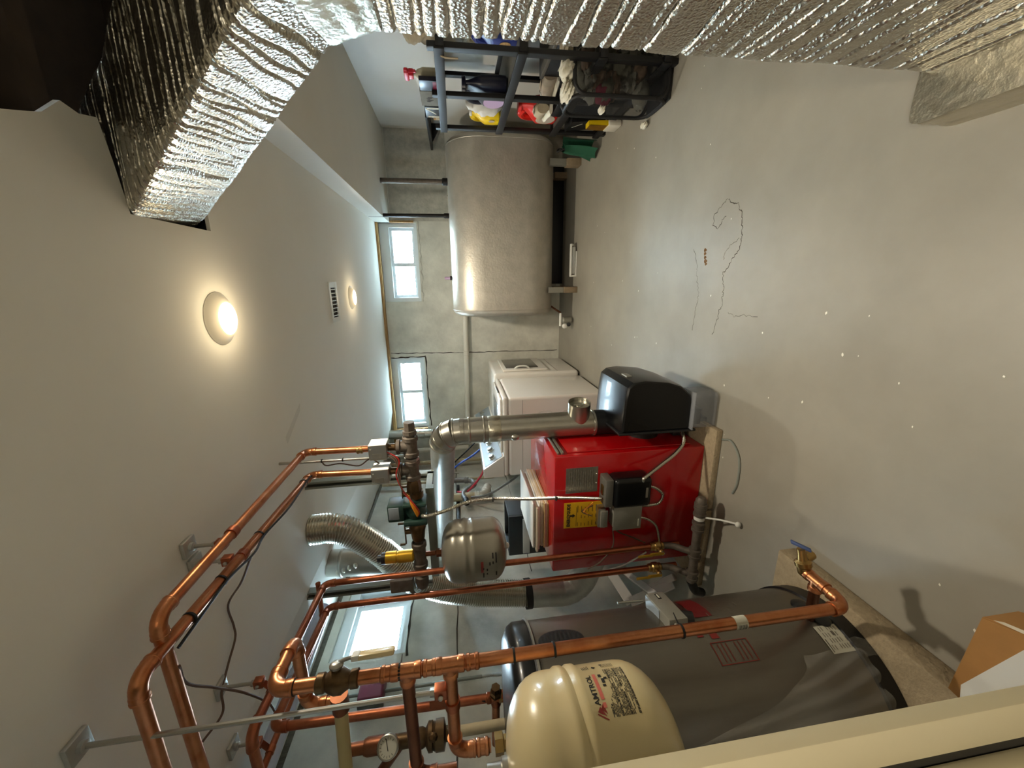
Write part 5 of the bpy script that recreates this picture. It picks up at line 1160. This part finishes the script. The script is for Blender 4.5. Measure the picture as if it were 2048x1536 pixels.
# ------------------------------------------------------------------ mesh laundry hamper
lh = thing('laundry_hamper', 'black mesh laundry hamper full of dark clothes in front of the shelf', 'hamper', (1.2, 2.4, 0))
hx0, hx1, hy0, hy1, hz = .985, 1.44, 2.20, 2.60, .56
hy0 = 2.33; hx0 = .98
def rr_pts(pl, a0, a1, b0, b1, c, n=5):
    P = []
    for (ca, cb, s) in ((a0 + c, b0 + c, 180), (a1 - c, b0 + c, 270), (a1 - c, b1 - c, 0), (a0 + c, b1 - c, 90)):
        for k in range(n): q = math.radians(s + 90 * k / (n - 1)); P.append(pl(ca + c * math.cos(q), cb + c * math.sin(q)))
    return P
def ringtube(P, r_): return MB().tube(P + [P[0]], r_, 8, False)
faces = [(lambda a, b: (a, hy0, b), hx0, hx1, .02, hz), (lambda a, b: (hx0, a, b), hy0, hy1, .02, hz), (lambda a, b: (a, hy1, b), hx0, hx1, .02, hz), (lambda a, b: (hx1, a, b), hy0, hy1, .02, hz)]
for pl, a0, a1, b0, b1 in faces:
    P = rr_pts(pl, a0, a1, b0, b1, .07)
    ringtube(P, .011).build('rim_binding', 'black_rubber', lh)
    MB().add(P, [tuple(range(len(P)))]).build('mesh_panel', 'mesh_cloth', lh)
MB().rbox((hx0, hy0, .004), (hx1, hy1, .016), .004).build('base_panel', 'black_rubber', lh)
rr = random.Random(21)
for k in range(26):
    x = rr.uniform(hx0 + .09, hx1 - .10); y = rr.uniform(hy0 + .085, hy1 - .085); z = .03 + .40 * rr.random()
    bag('garment', None, None, x, y, z, rr.uniform(.06, .085), rr.uniform(.05, .075), rr.uniform(.04, .065), rr.choice(['cloth_olive', 'cloth_brown', 'cloth_grey', 'cloth_olive', 'cloth_brown', 'cloth_grey']), 100 + k, lh, .3, 10).__setitem__('kind', 'thing')
bag('garment', None, None, hx0 + .075, 2.47, .30, .06, .05, .05, 'cloth_maroon', 300, lh, .3, 10)
for nm, m_, x, y, z, a, b, c_, lb in (('white_cloth', 'cloth_white', 1.02, 2.40, .545, .045, .06, .035, 'white sock bundle on the rim of the mesh hamper by the sneakers'), ('cream_cloth', 'cloth_white', 1.11, 2.37, .55, .05, .055, .04, 'white folded cloth on top of the hamper, middle of the three'), ('brown_cloth', 'cloth_cream', 1.24, 2.37, .54, .08, .06, .045, 'brown and cream garment heaped on top of the mesh hamper by the duct')):
    bag(nm, lb, 'cloth', x, y, z, a, b, c_, m_, len(lb), amp=.35)
for x, y, z, lb in ((.955, 2.44, .36, 'white sock poking out beside the mesh hamper rim'), (.945, 2.60, .02, 'white sock lying on the floor behind the hamper')): bag('white_sock', lb, 'sock', x, y, z - .015, .018, .03, .018, 'cloth_white', int(z * 100), amp=.3, n=10)
# green bag hanging from the shelf end
t_ = thing('green_bag', 'dark green cloth bag hanging at the floor between the shelf and the oil tank', 'bag', (1.05, 3.5, .02))
MB().grid(lambda u, v: (1.06 - .02 * v + .025 * math.sin(7 * u + 2 * v) * (1 - .3 * v) - .02 * u, 3.40 + .05 * (1 - v) * 0 + (.06 + .20 * v ** .7) * u + .02 * v - .02, .32 - .29 * v - .03 * u * v + .012 * math.sin(9 * u)), 24, 14).build('front_panel', 'green_bag', t_, 80)
MB().grid(lambda u, v: (1.11 + .03 * math.sin(6 * u) - .02 * u, 3.40 + (.06 + .20 * v ** .7) * u, .32 - .28 * v), 20, 10).build('back_panel', 'green_bag', t_, 80)
MB().tube(catmull([(1.05, 3.42, .30), (1.03, 3.44, .36), (1.06, 3.47, .34), (1.05, 3.46, .29)], 6), .006, 6).build('drawstring', 'black_rubber', t_)
